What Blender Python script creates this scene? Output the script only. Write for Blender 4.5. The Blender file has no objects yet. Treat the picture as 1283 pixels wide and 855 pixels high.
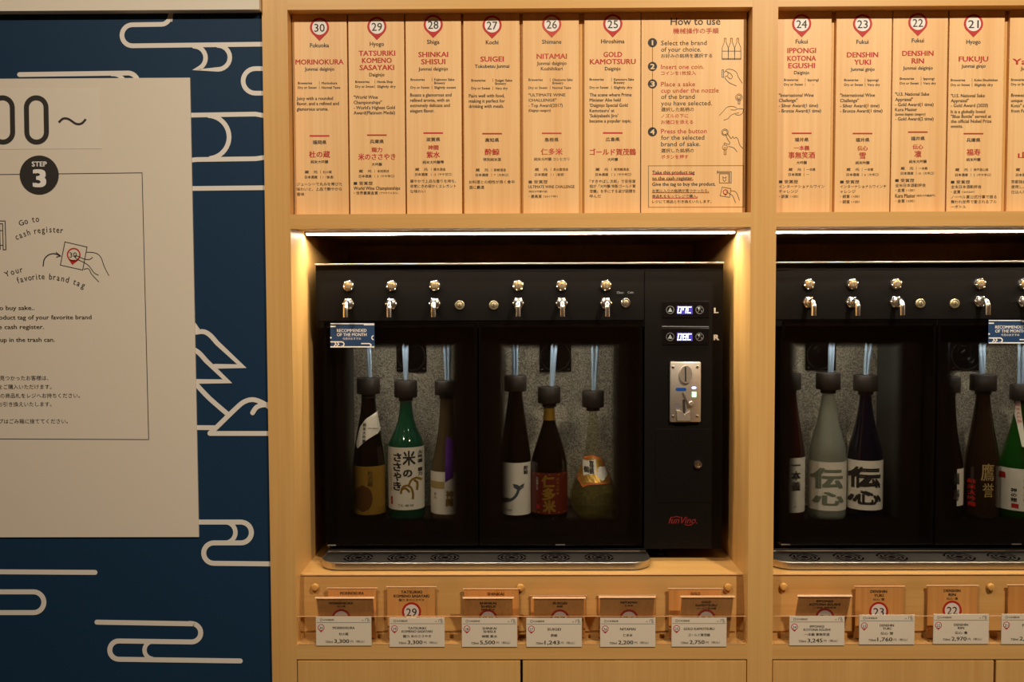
import bpy, bmesh, math, random
from mathutils import Vector, Matrix
random.seed(7)
SC = bpy.context.scene
COL = SC.collection

# ------------------------------------------------------------------ camera
FPX = 1123.0                      # focal length in pixels of the 1283 px wide frame
CAM = Vector((0.0, -1.75, 1.45))
_yaw, _pit, _rol = math.radians(0.485), math.radians(2.52), math.radians(0.21)
_f = Vector((-math.sin(_yaw) * math.cos(_pit), math.cos(_yaw) * math.cos(_pit), -math.sin(_pit)))
_r0 = _f.cross(Vector((0, 0, 1))).normalized()
_u0 = _r0.cross(_f).normalized()
_r = _r0 * math.cos(_rol) - _u0 * math.sin(_rol)
_u = _u0 * math.cos(_rol) + _r0 * math.sin(_rol)
cd = bpy.data.cameras.new('camera')
cam = bpy.data.objects.new('camera', cd)
COL.objects.link(cam)
cd.sensor_width = 36.0
cd.sensor_fit = 'HORIZONTAL'
cd.lens = FPX / 1283.0 * 36.0
cd.clip_start = 0.05
M3 = Matrix((_r, _u, -_f)).transposed()
cam.matrix_world = Matrix.Translation(CAM) @ M3.to_4x4()
SC.camera = cam

# ------------------------------------------------------------------ world, lamps, exposure
SC.view_settings.view_transform = 'Standard'
SC.view_settings.look = 'None'
SC.view_settings.exposure = 0.0
SC.view_settings.gamma = 1.0
SC.view_settings.use_curve_mapping = False
SC.cycles.use_denoising = True
SC.cycles.max_bounces = 8
SC.cycles.transparent_max_bounces = 24
SC.cycles.caustics_reflective = False
SC.cycles.caustics_refractive = False
SC.cycles.sample_clamp_indirect = 4.0
wd = bpy.data.worlds.new('world')
SC.world = wd
wd.use_nodes = True
wd.node_tree.nodes['Background'].inputs[0].default_value = (1.0, 0.8, 0.55, 1)
wd.node_tree.nodes['Background'].inputs[1].default_value = 0.02


def spot(name, loc, aim, energy, color, size=120, blend=0.9, radius=0.02):
    l = bpy.data.lights.new(name, 'SPOT')
    l.energy = energy
    l.color = color
    l.spot_size = math.radians(size)
    l.spot_blend = blend
    l.shadow_soft_size = radius
    o = bpy.data.objects.new(name, l)
    COL.objects.link(o)
    o.location = loc
    o.rotation_euler = (Vector(aim) - Vector(loc)).to_track_quat('-Z', 'Y').to_euler()
    return o


WARM = (1.0, 0.85, 0.66)


spot('ceiling_spot_right', (1.05, -1.72, 2.95), (0.80, 0.0, 1.25), 188, WARM, 100, 1.0, 0.025)
spot('ceiling_spot_left', (-0.80, -1.78, 2.95), (-0.6, 0.0, 1.1), 100, WARM, 100, 1.0, 0.025)


# ------------------------------------------------------------------ helpers
def W(px, py, Y):
    """point of the plane y = Y seen at photograph pixel (px, py)"""
    d = _f * FPX + _r * (px - 641.5) - _u * (py - 427.5)
    t = (Y - CAM.y) / d.y
    return CAM + d * t


def XZ(px, py, Y):
    p = W(px, py, Y)
    return p.x, p.z


def S(Y):                          # metres per pixel on the plane y = Y
    return (Y - CAM.y) / FPX


def R(x0, x1, y0, y1, Y):          # pixel rectangle -> world X0, X1, Z0(bottom), Z1(top)
    ym, xm = (y0 + y1) / 2, (x0 + x1) / 2
    return W(x0, ym, Y).x, W(x1, ym, Y).x, W(xm, y1, Y).z, W(xm, y0, Y).z


class Pl:
    """a plane things are printed on; e1 right, e2 up"""
    def __init__(s, pt, e1=Vector((1, 0, 0)), e2=Vector((0, 0, 1)), eps=0.0005, warp=None, sc=1.0):
        s.e1, s.e2 = e1.normalized(), e2.normalized()
        s.n = s.e1.cross(s.e2)
        s.pt = Vector(pt) + s.n * eps
        s.warp = warp

    def at(s, px, py):
        d = _f * FPX + _r * (px - 641.5) - _u * (py - 427.5)
        t = (s.pt - CAM).dot(s.n) / d.dot(s.n)
        return CAM + d * t

    def m(s, px, py):
        return (s.at(px, py) - CAM).dot(_f) / FPX

    def out(s, v):
        return s.warp(v) if s.warp else v


def plY(Y, eps=0.0005, warp=None):
    return Pl((0, Y, 0), eps=eps, warp=warp)


class MB:
    def __init__(s):
        s.v, s.f = [], []

    def add(s, vs, fs):
        n = len(s.v)
        s.v += [tuple(v) for v in vs]
        s.f += [tuple(i + n for i in f) for f in fs]
        return s

    def box(s, x0, x1, y0, y1, z0, z1, bev=0.0):
        if bev <= 0:
            vs = [(x0, y0, z0), (x1, y0, z0), (x1, y1, z0), (x0, y1, z0),
                  (x0, y0, z1), (x1, y0, z1), (x1, y1, z1), (x0, y1, z1)]
            return s.add(vs, [(0, 3, 2, 1), (4, 5, 6, 7), (0, 1, 5, 4), (1, 2, 6, 5), (2, 3, 7, 6), (3, 0, 4, 7)])
        bm = bmesh.new()
        bmesh.ops.create_cube(bm, size=1)
        for v in bm.verts:
            v.co = Vector(((x0 + x1) / 2 + v.co.x * (x1 - x0), (y0 + y1) / 2 + v.co.y * (y1 - y0), (z0 + z1) / 2 + v.co.z * (z1 - z0)))
        bmesh.ops.bevel(bm, geom=bm.edges[:], offset=bev, segments=2, affect='EDGES', profile=0.5)
        bm.verts.index_update()
        s.add([v.co[:] for v in bm.verts], [[v.index for v in f.verts] for f in bm.faces])
        bm.free()
        return s

    def prism(s, pts, y0, y1):
        """outline of (x, z) points, counter-clockwise seen from the front (-Y), from y0 (front) to y1"""
        n = len(pts)
        vs = [(p[0], y0, p[1]) for p in pts] + [(p[0], y1, p[1]) for p in pts]
        fs = [tuple(range(n)), tuple(reversed(range(n, 2 * n)))]
        fs += [(i, i + n, (i + 1) % n + n, (i + 1) % n) for i in range(n)]
        return s.add(vs, fs)

    def lathe(s, c, prof, axis='z', seg=28, a0=0, a1=2 * math.pi, cap=True):
        """prof: list of (radius, height along axis) from base"""
        full = abs(a1 - a0 - 2 * math.pi) < 1e-6
        n = seg if full else seg + 1
        vs, fs = [], []
        for r, h in prof:
            for i in range(n):
                a = a0 + (a1 - a0) * i / seg
                ca, sa = math.cos(a), math.sin(a)
                if axis == 'z':
                    vs.append((c[0] + r * ca, c[1] + r * sa, c[2] + h))
                else:                 # axis towards the viewer (-Y)
                    vs.append((c[0] + r * ca, c[1] - h, c[2] + r * sa))
        for j in range(len(prof) - 1):
            for i in range(n if full else n - 1):
                k = (i + 1) % n
                fs.append((j * n + i, j * n + k, (j + 1) * n + k, (j + 1) * n + i))
        if full and cap:
            if prof[0][0] > 1e-6:
                fs.append(tuple(reversed(range(n))))
            if prof[-1][0] > 1e-6:
                fs.append(tuple(range((len(prof) - 1) * n, len(prof) * n)))
        return s.add(vs, fs)

    def tube(s, pts, r, seg=10):
        pts = [Vector(p) for p in pts]
        n = len(pts)
        vs, fs = [], []
        up = Vector((1, 0, 0))
        for i, p in enumerate(pts):
            t = (pts[min(i + 1, n - 1)] - pts[max(i - 1, 0)]).normalized()
            a = up - t * up.dot(t)
            a = a.normalized() if a.length > 1e-4 else Vector((0, 1, 0))
            b = t.cross(a)
            rr = r[i] if isinstance(r, (list, tuple)) else r
            for k in range(seg):
                w = 2 * math.pi * k / seg
                vs.append(p + a * (rr * math.cos(w)) + b * (rr * math.sin(w)))
        for i in range(n - 1):
            for k in range(seg):
                l = (k + 1) % seg
                fs.append((i * seg + k, i * seg + l, (i + 1) * seg + l, (i + 1) * seg + k))
        fs.append(tuple(reversed(range(seg))))
        fs.append(tuple(range((n - 1) * seg, n * seg)))
        return s.add(vs, fs)

    # --- flat print, given in photograph pixels on a plane
    def poly(s, pl, pts):
        vs = [pl.out(pl.at(*p)) for p in pts]
        a = sum(pts[i][0] * pts[(i + 1) % len(pts)][1] - pts[(i + 1) % len(pts)][0] * pts[i][1] for i in range(len(pts)))
        f = tuple(range(len(pts)))
        if a > 0:
            f = tuple(reversed(f))
        return s.add(vs, [f])

    def disc(s, pl, cx, cy, r, seg=32, ry=None):
        ry = ry or r
        return s.poly(pl, [(cx + r * math.cos(2 * math.pi * i / seg), cy - ry * math.sin(2 * math.pi * i / seg)) for i in range(seg)])

    def ring(s, pl, cx, cy, r0, r1, seg=36, a0=0, a1=360):
        vs, fs = [], []
        for i in range(seg + 1):
            a = math.radians(a0 + (a1 - a0) * i / seg)
            for r in (r0, r1):
                vs.append(pl.out(pl.at(cx + r * math.cos(a), cy - r * math.sin(a))))
        for i in range(seg):
            fs.append((2 * i, 2 * i + 1, 2 * i + 3, 2 * i + 2))
        return s.add(vs, fs)

    def line(s, pl, pts, w, caps=False, closed=False):
        pts = [Vector((p[0], p[1])) for p in pts]
        pts = [p for i_, p in enumerate(pts) if i_ == 0 or (p - pts[i_ - 1]).length > 0.12]
        if closed:
            pts = pts + [pts[0]]
        n = len(pts)
        vs, fs = [], []
        for i, p in enumerate(pts):
            if closed and i in (0, n - 1):
                t0 = (pts[-1] - pts[-2]).normalized()
                t1 = (pts[1] - pts[0]).normalized()
            else:
                t0 = (p - pts[max(i - 1, 0)]) if i > 0 else (pts[1] - p)
                t1 = (pts[min(i + 1, n - 1)] - p) if i < n - 1 else t0
                t0, t1 = t0.normalized(), t1.normalized()
            n0, n1 = Vector((t0.y, -t0.x)), Vector((t1.y, -t1.x))
            b = n0 + n1
            b = b / max(b.length_squared / 2, 0.35)
            for sg in (1, -1):
                q = p + b * (sg * w / 2)
                vs.append(pl.out(pl.at(q.x, q.y)))
        for i in range(n - 1):
            fs.append((2 * i, 2 * i + 1, 2 * i + 3, 2 * i + 2))
        s.add(vs, fs)
        if caps:
            pq_ = Pl(pl.pt, pl.e1, pl.e2, eps=0.00003, warp=pl.warp)
            s.disc(pq_, pts[0].x, pts[0].y, w / 2, 14)
            s.disc(pq_, pts[-1].x, pts[-1].y, w / 2, 14)
        return s


def arc(cx, cy, r, a0, a1, n=10, ry=None):
    ry = ry or r
    return [(cx + r * math.cos(math.radians(a0 + (a1 - a0) * i / n)), cy - ry * math.sin(math.radians(a0 + (a1 - a0) * i / n))) for i in range(n + 1)]


def smooth_line(p, k=6):
    """Catmull-Rom through pixel points"""
    out = []
    n = len(p)
    for i in range(n - 1):
        a, b, c, d = p[max(i - 1, 0)], p[i], p[i + 1], p[min(i + 2, n - 1)]
        for j in range(k):
            t = j / k
            out.append(tuple(0.5 * (2 * b[q] + (c[q] - a[q]) * t + (2 * a[q] - 5 * b[q] + 4 * c[q] - d[q]) * t * t + (3 * b[q] - a[q] - 3 * c[q] + d[q]) * t ** 3) for q in (0, 1)))
    out.append(p[-1])
    return out


def put(name, mb, mat, parent=None, smooth=False, kind=None, label=None, origin=None):
    me = bpy.data.meshes.new(name)
    off = Vector((0, 0, 0))
    if parent is not None:
        off = Vector(parent['_o'])
    elif origin is not None:
        off = Vector(origin)
    me.from_pydata([(v[0] - off.x, v[1] - off.y, v[2] - off.z) for v in mb.v], [], mb.f)
    me.materials.append(mat)
    if smooth:
        for p in me.polygons:
            p.use_smooth = True
        try:
            me.set_sharp_from_angle(angle=math.radians(40))
        except Exception:
            pass
    me.update()
    o = bpy.data.objects.new(name, me)
    COL.objects.link(o)
    if parent is not None:
        o.parent = parent
        o['_o'] = list(off)
    else:
        o.location = off
        o['_o'] = list(off)
    if kind:
        o['kind'] = kind
    if label:
        o['label'] = label
    return o


def thing(name, loc, label, cat, group=None, kind=None):
    o = bpy.data.objects.new(name, None)
    COL.objects.link(o)
    o.empty_display_size = 0.05
    o.location = loc
    o['_o'] = list(loc)
    o['label'] = label
    o['category'] = cat
    if group:
        o['group'] = group
    if kind:
        o['kind'] = kind
    return o


def tag(o, label, cat, group=None):
    o['label'] = label
    o['category'] = cat
    if group:
        o['group'] = group
    return o


def dup(root, delta, label=None):
    r = root.copy()
    COL.objects.link(r)
    r.location = Vector(root.location) + Vector(delta)
    r['_o'] = list(r.location)
    if label:
        r['label'] = label
    for ch in list(root.children):
        c = ch.copy()
        COL.objects.link(c)
        c.parent = r
        for g in list(ch.children):
            d = g.copy()
            COL.objects.link(d)
            d.parent = c
    return r


# ------------------------------------------------------------------ text: queued, converted in one pass
TQ = []
CAP, CJKH = 0.729, 0.93


class Batch:
    def __init__(s, name, parent, mat, pl, kind='stuff', label=None):
        s.name, s.parent, s.mat, s.pl, s.kind, s.label = name, parent, mat, pl, kind, label
        s.mb = MB()
        s.items = []
        TQ.append(s)

    def t(s, txt, px, py, h, w=None, al='c', bold=0.0, rot=0.0, sx=0.93, sp=1.0, shear=0.0):
        s.items.append((txt, px, py, h, w, al, bold, rot, sx, sp, shear))
        return s

    def col(s, txt, px, py, h, pitch, w=None, bold=0.0):
        for i, ch in enumerate(txt):
            if ch != ' ':
                s.t(ch, px, py + i * pitch, h, w, 'c', bold)
        return s


def iscjk(t):
    return any(ord(c) > 0x2E80 for c in t)


def finer(vs, fs, lim):
    bm = bmesh.new()
    bv = [bm.verts.new(v) for v in vs]
    for f in fs:
        try:
            bm.faces.new([bv[i] for i in f])
        except ValueError:
            pass
    bmesh.ops.triangulate(bm, faces=bm.faces[:])
    for _ in range(4):
        ed = [e for e in bm.edges if e.calc_length() > lim]
        if not ed:
            break
        bmesh.ops.subdivide_edges(bm, edges=ed, cuts=1)
        bmesh.ops.triangulate(bm, faces=bm.faces[:])
    bm.verts.index_update()
    out = [v.co.copy() for v in bm.verts], [tuple(v.index for v in f.verts) for f in bm.faces]
    bm.free()
    return out


def flush_text():
    cache = {}
    objs = []
    for b in TQ:
        for it in b.items:
            key = (it[0], 0, it[9], it[10])
            if key not in cache:
                c = bpy.data.curves.new('tmp', 'FONT')
                c.body = it[0]
                c.size = 1.0
                c.resolution_u = 2 if it[3] < 12 else 5
                c.space_character = it[9]
                c.shear = it[10]
                c.fill_mode = 'FRONT'
                o = bpy.data.objects.new('tmp', c)
                COL.objects.link(o)
                cache[key] = o
                objs.append(o)
    bpy.context.view_layer.update()
    dg = bpy.context.evaluated_depsgraph_get()
    geo = {}
    for k, o in cache.items():
        m = bpy.data.meshes.new_from_object(o.evaluated_get(dg))
        vs = [v.co.copy() for v in m.vertices]
        fs = [tuple(p.vertices) for p in m.polygons]
        geo[k] = (vs, fs)
        bpy.data.meshes.remove(m)
    for o in objs:
        c = o.data
        bpy.data.objects.remove(o)
        bpy.data.curves.remove(c)
    for b in TQ:
        for (txt, px, py, h, w, al, bold, rot, sx, sp, shear) in b.items:
            vs, fs = geo[(txt, 0, sp, shear)]
            if not vs:
                continue
            if b.pl.warp and h > 5:
                vs, fs = finer(vs, fs, 0.09 if h > 12 else 0.2)
            cj = iscjk(txt)
            sy = h / (CJKH if cj else CAP)
            low = (not cj) and any(ch.islower() for ch in txt)
            if low and not w:
                sx = sx * 0.92
            if low:
                sy0, sy = sy, sy * 1.16
                sx = sx / 1.16
            if not cj and h < 5 and bold < 0.01:
                bold = 0.012
            x0 = min(v.x for v in vs)
            x1 = max(v.x for v in vs)
            kx = (w / (x1 - x0)) if w else sy * (1.0 if cj else sx)
            ax = {'c': (x0 + x1) / 2, 'l': x0, 'r': x1}[al]
            if len(txt) == 1 and cj:
                ymid = (min(v.y for v in vs) + max(v.y for v in vs)) / 2 if w else 0.38
            else:
                ymid = 0.38 if cj else CAP / 2
            o = b.pl.at(px, py)
            mpp = b.pl.m(px, py)
            ca, sa = math.cos(math.radians(rot)), math.sin(math.radians(rot))
            if bold >= 0.02:
                sh = [(-bold, -bold), (bold, -bold), (-bold, bold), (bold, bold)]
            elif bold > 0:
                sh = [(-bold, 0), (bold, 0)]
            else:
                sh = [(0, 0)]
            for n_, (ex, ey) in enumerate(sh):
                out = []
                lift = b.pl.n * (n_ * 3e-5)
                for v in vs:
                    a, c = (v.x - ax + ex * 1.3) * kx, (v.y - ymid + ey) * sy
                    a, c = a * ca - c * sa, a * sa + c * ca
                    out.append(b.pl.out(o + b.pl.e1 * (a * mpp) + b.pl.e2 * (c * mpp)) + lift)
                b.mb.add(out, fs)
        if b.mb.v:
            put(b.name, b.mb, b.mat, b.parent, kind=b.kind, label=b.label)


# ------------------------------------------------------------------ materials
def srgb(r, g, b):
    f = lambda c: (c / 255 / 12.92) if c / 255 <= 0.04045 else ((c / 255 + 0.055) / 1.055) ** 2.4
    return (f(r), f(g), f(b), 1)


def mat(name, col, rough=0.5, metal=0.0, spec=0.5, emit=None, es=0.0, coat=0.0):
    m = bpy.data.materials.new(name)
    m.use_nodes = True
    p = m.node_tree.nodes['Principled BSDF']
    p.inputs['Base Color'].default_value = col
    p.inputs['Roughness'].default_value = rough
    p.inputs['Metallic'].default_value = metal
    p.inputs['Specular IOR Level'].default_value = spec
    p.inputs['Coat Weight'].default_value = coat
    if emit:
        p.inputs['Emission Color'].default_value = emit
        p.inputs['Emission Strength'].default_value = es
    return m


def wood(name, a, b, horiz=False, rough=0.42, fine=1.0):
    m = mat(name, a, rough, spec=0.35)
    nt = m.node_tree
    N, L = nt.nodes, nt.links
    p = N['Principled BSDF']
    tc = N.new('ShaderNodeTexCoord')
    oi = N.new('ShaderNodeObjectInfo')
    mul = N.new('ShaderNodeMath'); mul.operation = 'MULTIPLY'; mul.inputs[1].default_value = 13.7
    L.new(oi.outputs['Random'], mul.inputs[0])
    add = N.new('ShaderNodeVectorMath'); add.operation = 'ADD'
    L.new(tc.outputs['Object'], add.inputs[0]); L.new(mul.outputs[0], add.inputs[1])

    def noise(sx, sz, det, scale=1.0, rgh=0.6):
        mp = N.new('ShaderNodeMapping')
        mp.inputs['Scale'].default_value = (sz, sx, sx) if horiz else (sx, sx, sz)
        L.new(add.outputs[0], mp.inputs['Vector'])
        n = N.new('ShaderNodeTexNoise'); n.inputs['Scale'].default_value = scale
        n.inputs['Detail'].default_value = det; n.inputs['Roughness'].default_value = rgh
        n.inputs['Distortion'].default_value = 0.15
        L.new(mp.outputs[0], n.inputs['Vector'])
        return n
    n1 = noise(170 * fine, 2.2, 4)
    n2 = noise(22, 0.9, 3)
    mx = N.new('ShaderNodeMath'); mx.operation = 'MULTIPLY_ADD'
    mx.inputs[1].default_value = 0.45
    L.new(n1.outputs[0], mx.inputs[0])
    m2 = N.new('ShaderNodeMath'); m2.operation = 'MULTIPLY'; m2.inputs[1].default_value = 0.55
    L.new(n2.outputs[0], m2.inputs[0]); L.new(m2.outputs[0], mx.inputs[2])
    cr = N.new('ShaderNodeValToRGB')
    cr.color_ramp.elements[0].position = 0.32
    cr.color_ramp.elements[0].color = b
    cr.color_ramp.elements[1].position = 0.62
    cr.color_ramp.elements[1].color = a
    L.new(mx.outputs[0], cr.inputs[0])
    L.new(cr.outputs[0], p.inputs['Base Color'])
    bp = N.new('ShaderNodeBump'); bp.inputs['Strength'].default_value = 0.06; bp.inputs['Distance'].default_value = 0.001
    L.new(n1.outputs[0], bp.inputs['Height']); L.new(bp.outputs[0], p.inputs['Normal'])
    return m


def glassy(name, tint, rough=0.02, ior=1.45, refl=1.0, diff=None, dk=0.0):
    """thin clear sheet: tinted see-through with a Fresnel reflection, optional milky share"""
    m = bpy.data.materials.new(name)
    m.use_nodes = True
    nt = m.node_tree
    N, L = nt.nodes, nt.links
    N.remove(N['Principled BSDF'])
    out = N['Material Output']
    tr = N.new('ShaderNodeBsdfTransparent'); tr.inputs[0].default_value = tint
    base = tr.outputs[0]
    if diff:
        d = N.new('ShaderNodeBsdfDiffuse'); d.inputs[0].default_value = diff
        t2 = N.new('ShaderNodeBsdfTranslucent'); t2.inputs[0].default_value = diff
        ad = N.new('ShaderNodeMixShader'); ad.inputs[0].default_value = 0.5
        L.new(d.outputs[0], ad.inputs[1]); L.new(t2.outputs[0], ad.inputs[2])
        mm = N.new('ShaderNodeMixShader'); mm.inputs[0].default_value = dk
        L.new(base, mm.inputs[1]); L.new(ad.outputs[0], mm.inputs[2])
        base = mm.outputs[0]
    gl = N.new('ShaderNodeBsdfGlossy'); gl.inputs['Roughness'].default_value = rough
    gl.inputs[0].default_value = (refl, refl, refl, 1)
    f0 = ((ior - 1) / (ior + 1)) ** 2
    ge = N.new('ShaderNodeNewGeometry')
    dt = N.new('ShaderNodeVectorMath'); dt.operation = 'DOT_PRODUCT'
    L.new(ge.outputs['Normal'], dt.inputs[0]); L.new(ge.outputs['Incoming'], dt.inputs[1])

    def mth(op, a, b=None):
        n = N.new('ShaderNodeMath'); n.operation = op
        for i_, v_ in enumerate((a, b)):
            if v_ is None:
                continue
            if isinstance(v_, (int, float)):
                n.inputs[i_].default_value = v_
            else:
                L.new(v_, n.inputs[i_])
        return n.outputs[0]
    fr_ = mth('ADD', mth('MULTIPLY', mth('POWER', mth('SUBTRACT', 1.0, mth('ABSOLUTE', dt.outputs['Value'])), 5.0), 1 - f0), f0)
    mx = N.new('ShaderNodeMixShader')
    L.new(fr_, mx.inputs[0]); L.new(base, mx.inputs[1]); L.new(gl.outputs[0], mx.inputs[2])
    L.new(mx.outputs[0], out.inputs[0])
    return m


def frit(name, hx, hz, soft):
    """glass with black enamel printed round a clear window, its edge printed as a fade"""
    m = bpy.data.materials.new(name)
    m.use_nodes = True
    nt = m.node_tree
    N, L = nt.nodes, nt.links
    out = N['Material Output']
    p = N['Principled BSDF']
    p.inputs['Base Color'].default_value = (0.006, 0.005, 0.005, 1)
    p.inputs['Roughness'].default_value = 0.15
    tr = N.new('ShaderNodeBsdfTransparent'); tr.inputs[0].default_value = (0.97, 0.98, 0.98, 1)
    tc = N.new('ShaderNodeTexCoord')
    sp = N.new('ShaderNodeSeparateXYZ'); L.new(tc.outputs['Object'], sp.inputs[0])
    facs = []
    for ax, h, sf in (('X', hx, soft), ('Z', hz, soft * 0.6)):
        ab = N.new('ShaderNodeMath'); ab.operation = 'ABSOLUTE'; L.new(sp.outputs[ax], ab.inputs[0])
        mr = N.new('ShaderNodeMapRange'); mr.interpolation_type = 'SMOOTHSTEP'
        mr.inputs['From Min'].default_value = h - sf
        mr.inputs['From Max'].default_value = h
        L.new(ab.outputs[0], mr.inputs['Value'])
        facs.append(mr.outputs[0])
    mxm = N.new('ShaderNodeMath'); mxm.operation = 'MAXIMUM'
    L.new(facs[0], mxm.inputs[0]); L.new(facs[1], mxm.inputs[1])
    mx = N.new('ShaderNodeMixShader')
    L.new(mxm.outputs[0], mx.inputs[0]); L.new(tr.outputs[0], mx.inputs[1]); L.new(p.outputs[0], mx.inputs[2])
    L.new(mx.outputs[0], out.inputs[0])
    return m


def bumpy(m, scale, strength, dist=0.002, detail=2):
    N, L = m.node_tree.nodes, m.node_tree.links
    tc = N.new('ShaderNodeTexCoord')
    n = N.new('ShaderNodeTexNoise'); n.inputs['Scale'].default_value = scale; n.inputs['Detail'].default_value = detail
    L.new(tc.outputs['Object'], n.inputs['Vector'])
    b = N.new('ShaderNodeBump'); b.inputs['Strength'].default_value = strength; b.inputs['Distance'].default_value = dist
    L.new(n.outputs[0], b.inputs['Height']); L.new(b.outputs[0], m.node_tree.nodes['Principled BSDF'].inputs['Normal'])
    return m


A1, A2 = srgb(220, 175, 108), srgb(206, 157, 90)
WV = wood('maple_vertical', A1, A2)
WH = wood('maple_horizontal', A1, A2, horiz=True)
WP = wood('cedar_panel', srgb(240, 198, 142), srgb(226, 176, 116))
WT = wood('cedar_tag', srgb(230, 172, 100), srgb(208, 144, 76), fine=1.4)
INK = mat('black_ink', (0.02, 0.017, 0.015, 1), 0.6)
INKF = mat('faded_ink', (0.09, 0.065, 0.04, 1), 0.6)
RED = mat('red_ink', srgb(186, 30, 24), 0.6)
REDF = mat('faded_red_ink', srgb(196, 66, 48), 0.6)
WHITE = mat('white_print', srgb(236, 232, 226), 0.6)
PAPER = mat('card_paper', srgb(226, 214, 194), 0.6)
GREYL = mat('grey_line', srgb(120, 120, 122), 0.6)
BOARD = mat('board_face', srgb(222, 212, 196), 0.55)
BLUE = mat('blue_wall_print', srgb(22, 52, 80), 0.6, spec=0.2)
MURAL = mat('mural_line', srgb(226, 220, 212), 0.55)
SOFFIT = mat('soffit_paint', srgb(228, 220, 204), 0.7)
DARKGAP = mat('dark_gap', (0.004, 0.003, 0.003, 1), 0.9, spec=0.0)
BLACK = mat('black_powder_coat', (0.0058, 0.0048, 0.0042, 1), 0.5, spec=0.1)
BLACKG = mat('black_gloss', (0.006, 0.005, 0.005, 1), 0.12)
RUBBER = mat('stopper_rubber', (0.022, 0.017, 0.014, 1), 0.55)
CHROME = mat('chrome', (0.9, 0.88, 0.85, 1), 0.22, 1.0)
STEEL = bumpy(mat('brushed_steel', (0.56, 0.53, 0.49, 1), 0.32, 1.0), 300, 0.05, 0.0005)
TRIM = mat('bright_trim', (0.8, 0.78, 0.75, 1), 0.3, 1.0)
NICK = mat('nickel_plate', (0.62, 0.56, 0.49, 1), 0.42, 0.85)
BRASS = mat('clear_button', srgb(150, 122, 78), 0.3, 0.4)
EMBOSS = bumpy(mat('embossed_steel', (0.74, 0.63, 0.47, 1), 0.36, 0.8), 420, 1.0, 0.004, 2)
_nt = EMBOSS.node_tree
_tc = _nt.nodes.new('ShaderNodeTexCoord')
_vo = _nt.nodes.new('ShaderNodeTexVoronoi'); _vo.inputs['Scale'].default_value = 380  # pale and dark cells paint the relief's sparkle into the base colour
_cr = _nt.nodes.new('ShaderNodeValToRGB')
_cr.color_ramp.elements[0].color = (0.30, 0.26, 0.20, 1)
_cr.color_ramp.elements[1].color = (0.95, 0.86, 0.70, 1)
_cr.color_ramp.elements[0].position = 0.1
_cr.color_ramp.elements[1].position = 0.9
_nt.links.new(_tc.outputs['Object'], _vo.inputs['Vector'])
_nt.links.new(_vo.outputs['Color'], _cr.inputs[0])
_nt.links.new(_cr.outputs[0], _nt.nodes['Principled BSDF'].inputs['Base Color'])
SIDEST = mat('chamber_side_steel', (0.16, 0.17, 0.18, 1), 0.4, 0.8)
ACRYL = glassy('clear_acrylic', (0.985, 0.98, 0.975, 1), 0.03, 1.18)
ACEDGE = mat('acrylic_edge', srgb(206, 164, 124), 0.3)
GLASS = glassy('tinted_door_glass', (0.83, 0.82, 0.80, 1), 0.02, 1.42)
TUBE = mat('milky_tube', srgb(150, 172, 196), 0.35)
GOLD = mat('gold_print', srgb(190, 150, 60), 0.35, 0.6)
LABELW = mat('label_paper', srgb(232, 226, 214), 0.6)
LEDM = mat('led_strip_light', (1, 1, 1, 1), emit=(1.0, 0.86, 0.64, 1), es=190.0)
LEDE = mat('led_strip_edge', (1, 1, 1, 1), emit=(1.0, 0.86, 0.62, 1), es=3.0)
LEDB = mat('chamber_light', (1, 1, 1, 1), emit=(1.0, 0.92, 0.78, 1), es=64.0)
SCREEN = mat('display_blue', (0.02, 0.02, 0.1, 1), emit=srgb(62, 50, 190), es=0.8)
DIGIT = mat('display_digit', (1, 1, 1, 1), emit=srgb(215, 235, 255), es=1.8)
GREYIC = mat('icon_grey', srgb(150, 165, 165), 0.5)
RINGIC = mat('icon_ring', srgb(96, 96, 98), 0.5)

Z = lambda v: CAM.z + v

LOCKM = mat('lock_metal', srgb(150, 138, 108), 0.45, 0.7)

# ------------------------------------------------------------------ room shell
def struct(name, mb, m, label=None):
    o = put(name, mb, m, kind='structure')
    if label:
        o['label'] = label
    return o


FLOORM = mat('floor_tile', srgb(120, 108, 92), 0.35)
WALLM = mat('room_wall_paint', srgb(176, 150, 116), 0.8)
CEILM = mat('ceiling_paint', srgb(200, 190, 172), 0.8)
struct('floor', MB().box(-2.6, 2.6, -3.2, 0.75, -0.1, 0), FLOORM, 'dark tiled shop floor')
struct('ceiling', MB().box(-2.6, 2.6, -3.2, 0.75, 3.0, 3.1), CEILM, 'pale ceiling')
struct('wall_back', MB().box(-2.6, 2.6, 0.62, 0.75, 0, 3.0), WALLM, 'plain wall behind the cabinet')
struct('wall_right', MB().box(2.5, 2.6, -3.2, 0.62, 0, 3.0), WALLM, 'side wall of the shop')
struct('wall_rear', MB().box(-2.6, 2.6, -3.3, -3.2, 0, 3.0), WALLM, 'wall behind the viewer')
struct('wall_outer', MB().box(-2.6, -2.5, -3.2, 0.62, 0, 3.0), WALLM, 'far left wall of the shop')

YW = 0.007                                   # face of the blue wall
px_post = (334.5, 366.0, 939.5, 971.3)
xp = [W(v, 427, 0).x for v in px_post]
PITCH = xp[2] - xp[0]
PW = xp[1] - xp[0]
z_head = W(200, 15.5, 0).z
wl = struct('wall_left', MB().box(-2.5, xp[0], YW, 0.62, 0, 3.0), BLUE, 'dark blue printed wall with white cloud lines')
struct('trim_1', MB().box(-2.5, xp[0] - 0.0008, -0.014, YW, z_head, 3.0), SOFFIT, 'off white header board above the blue wall')

P = plY(YW, eps=0.0006)


MUR = [0]


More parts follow.
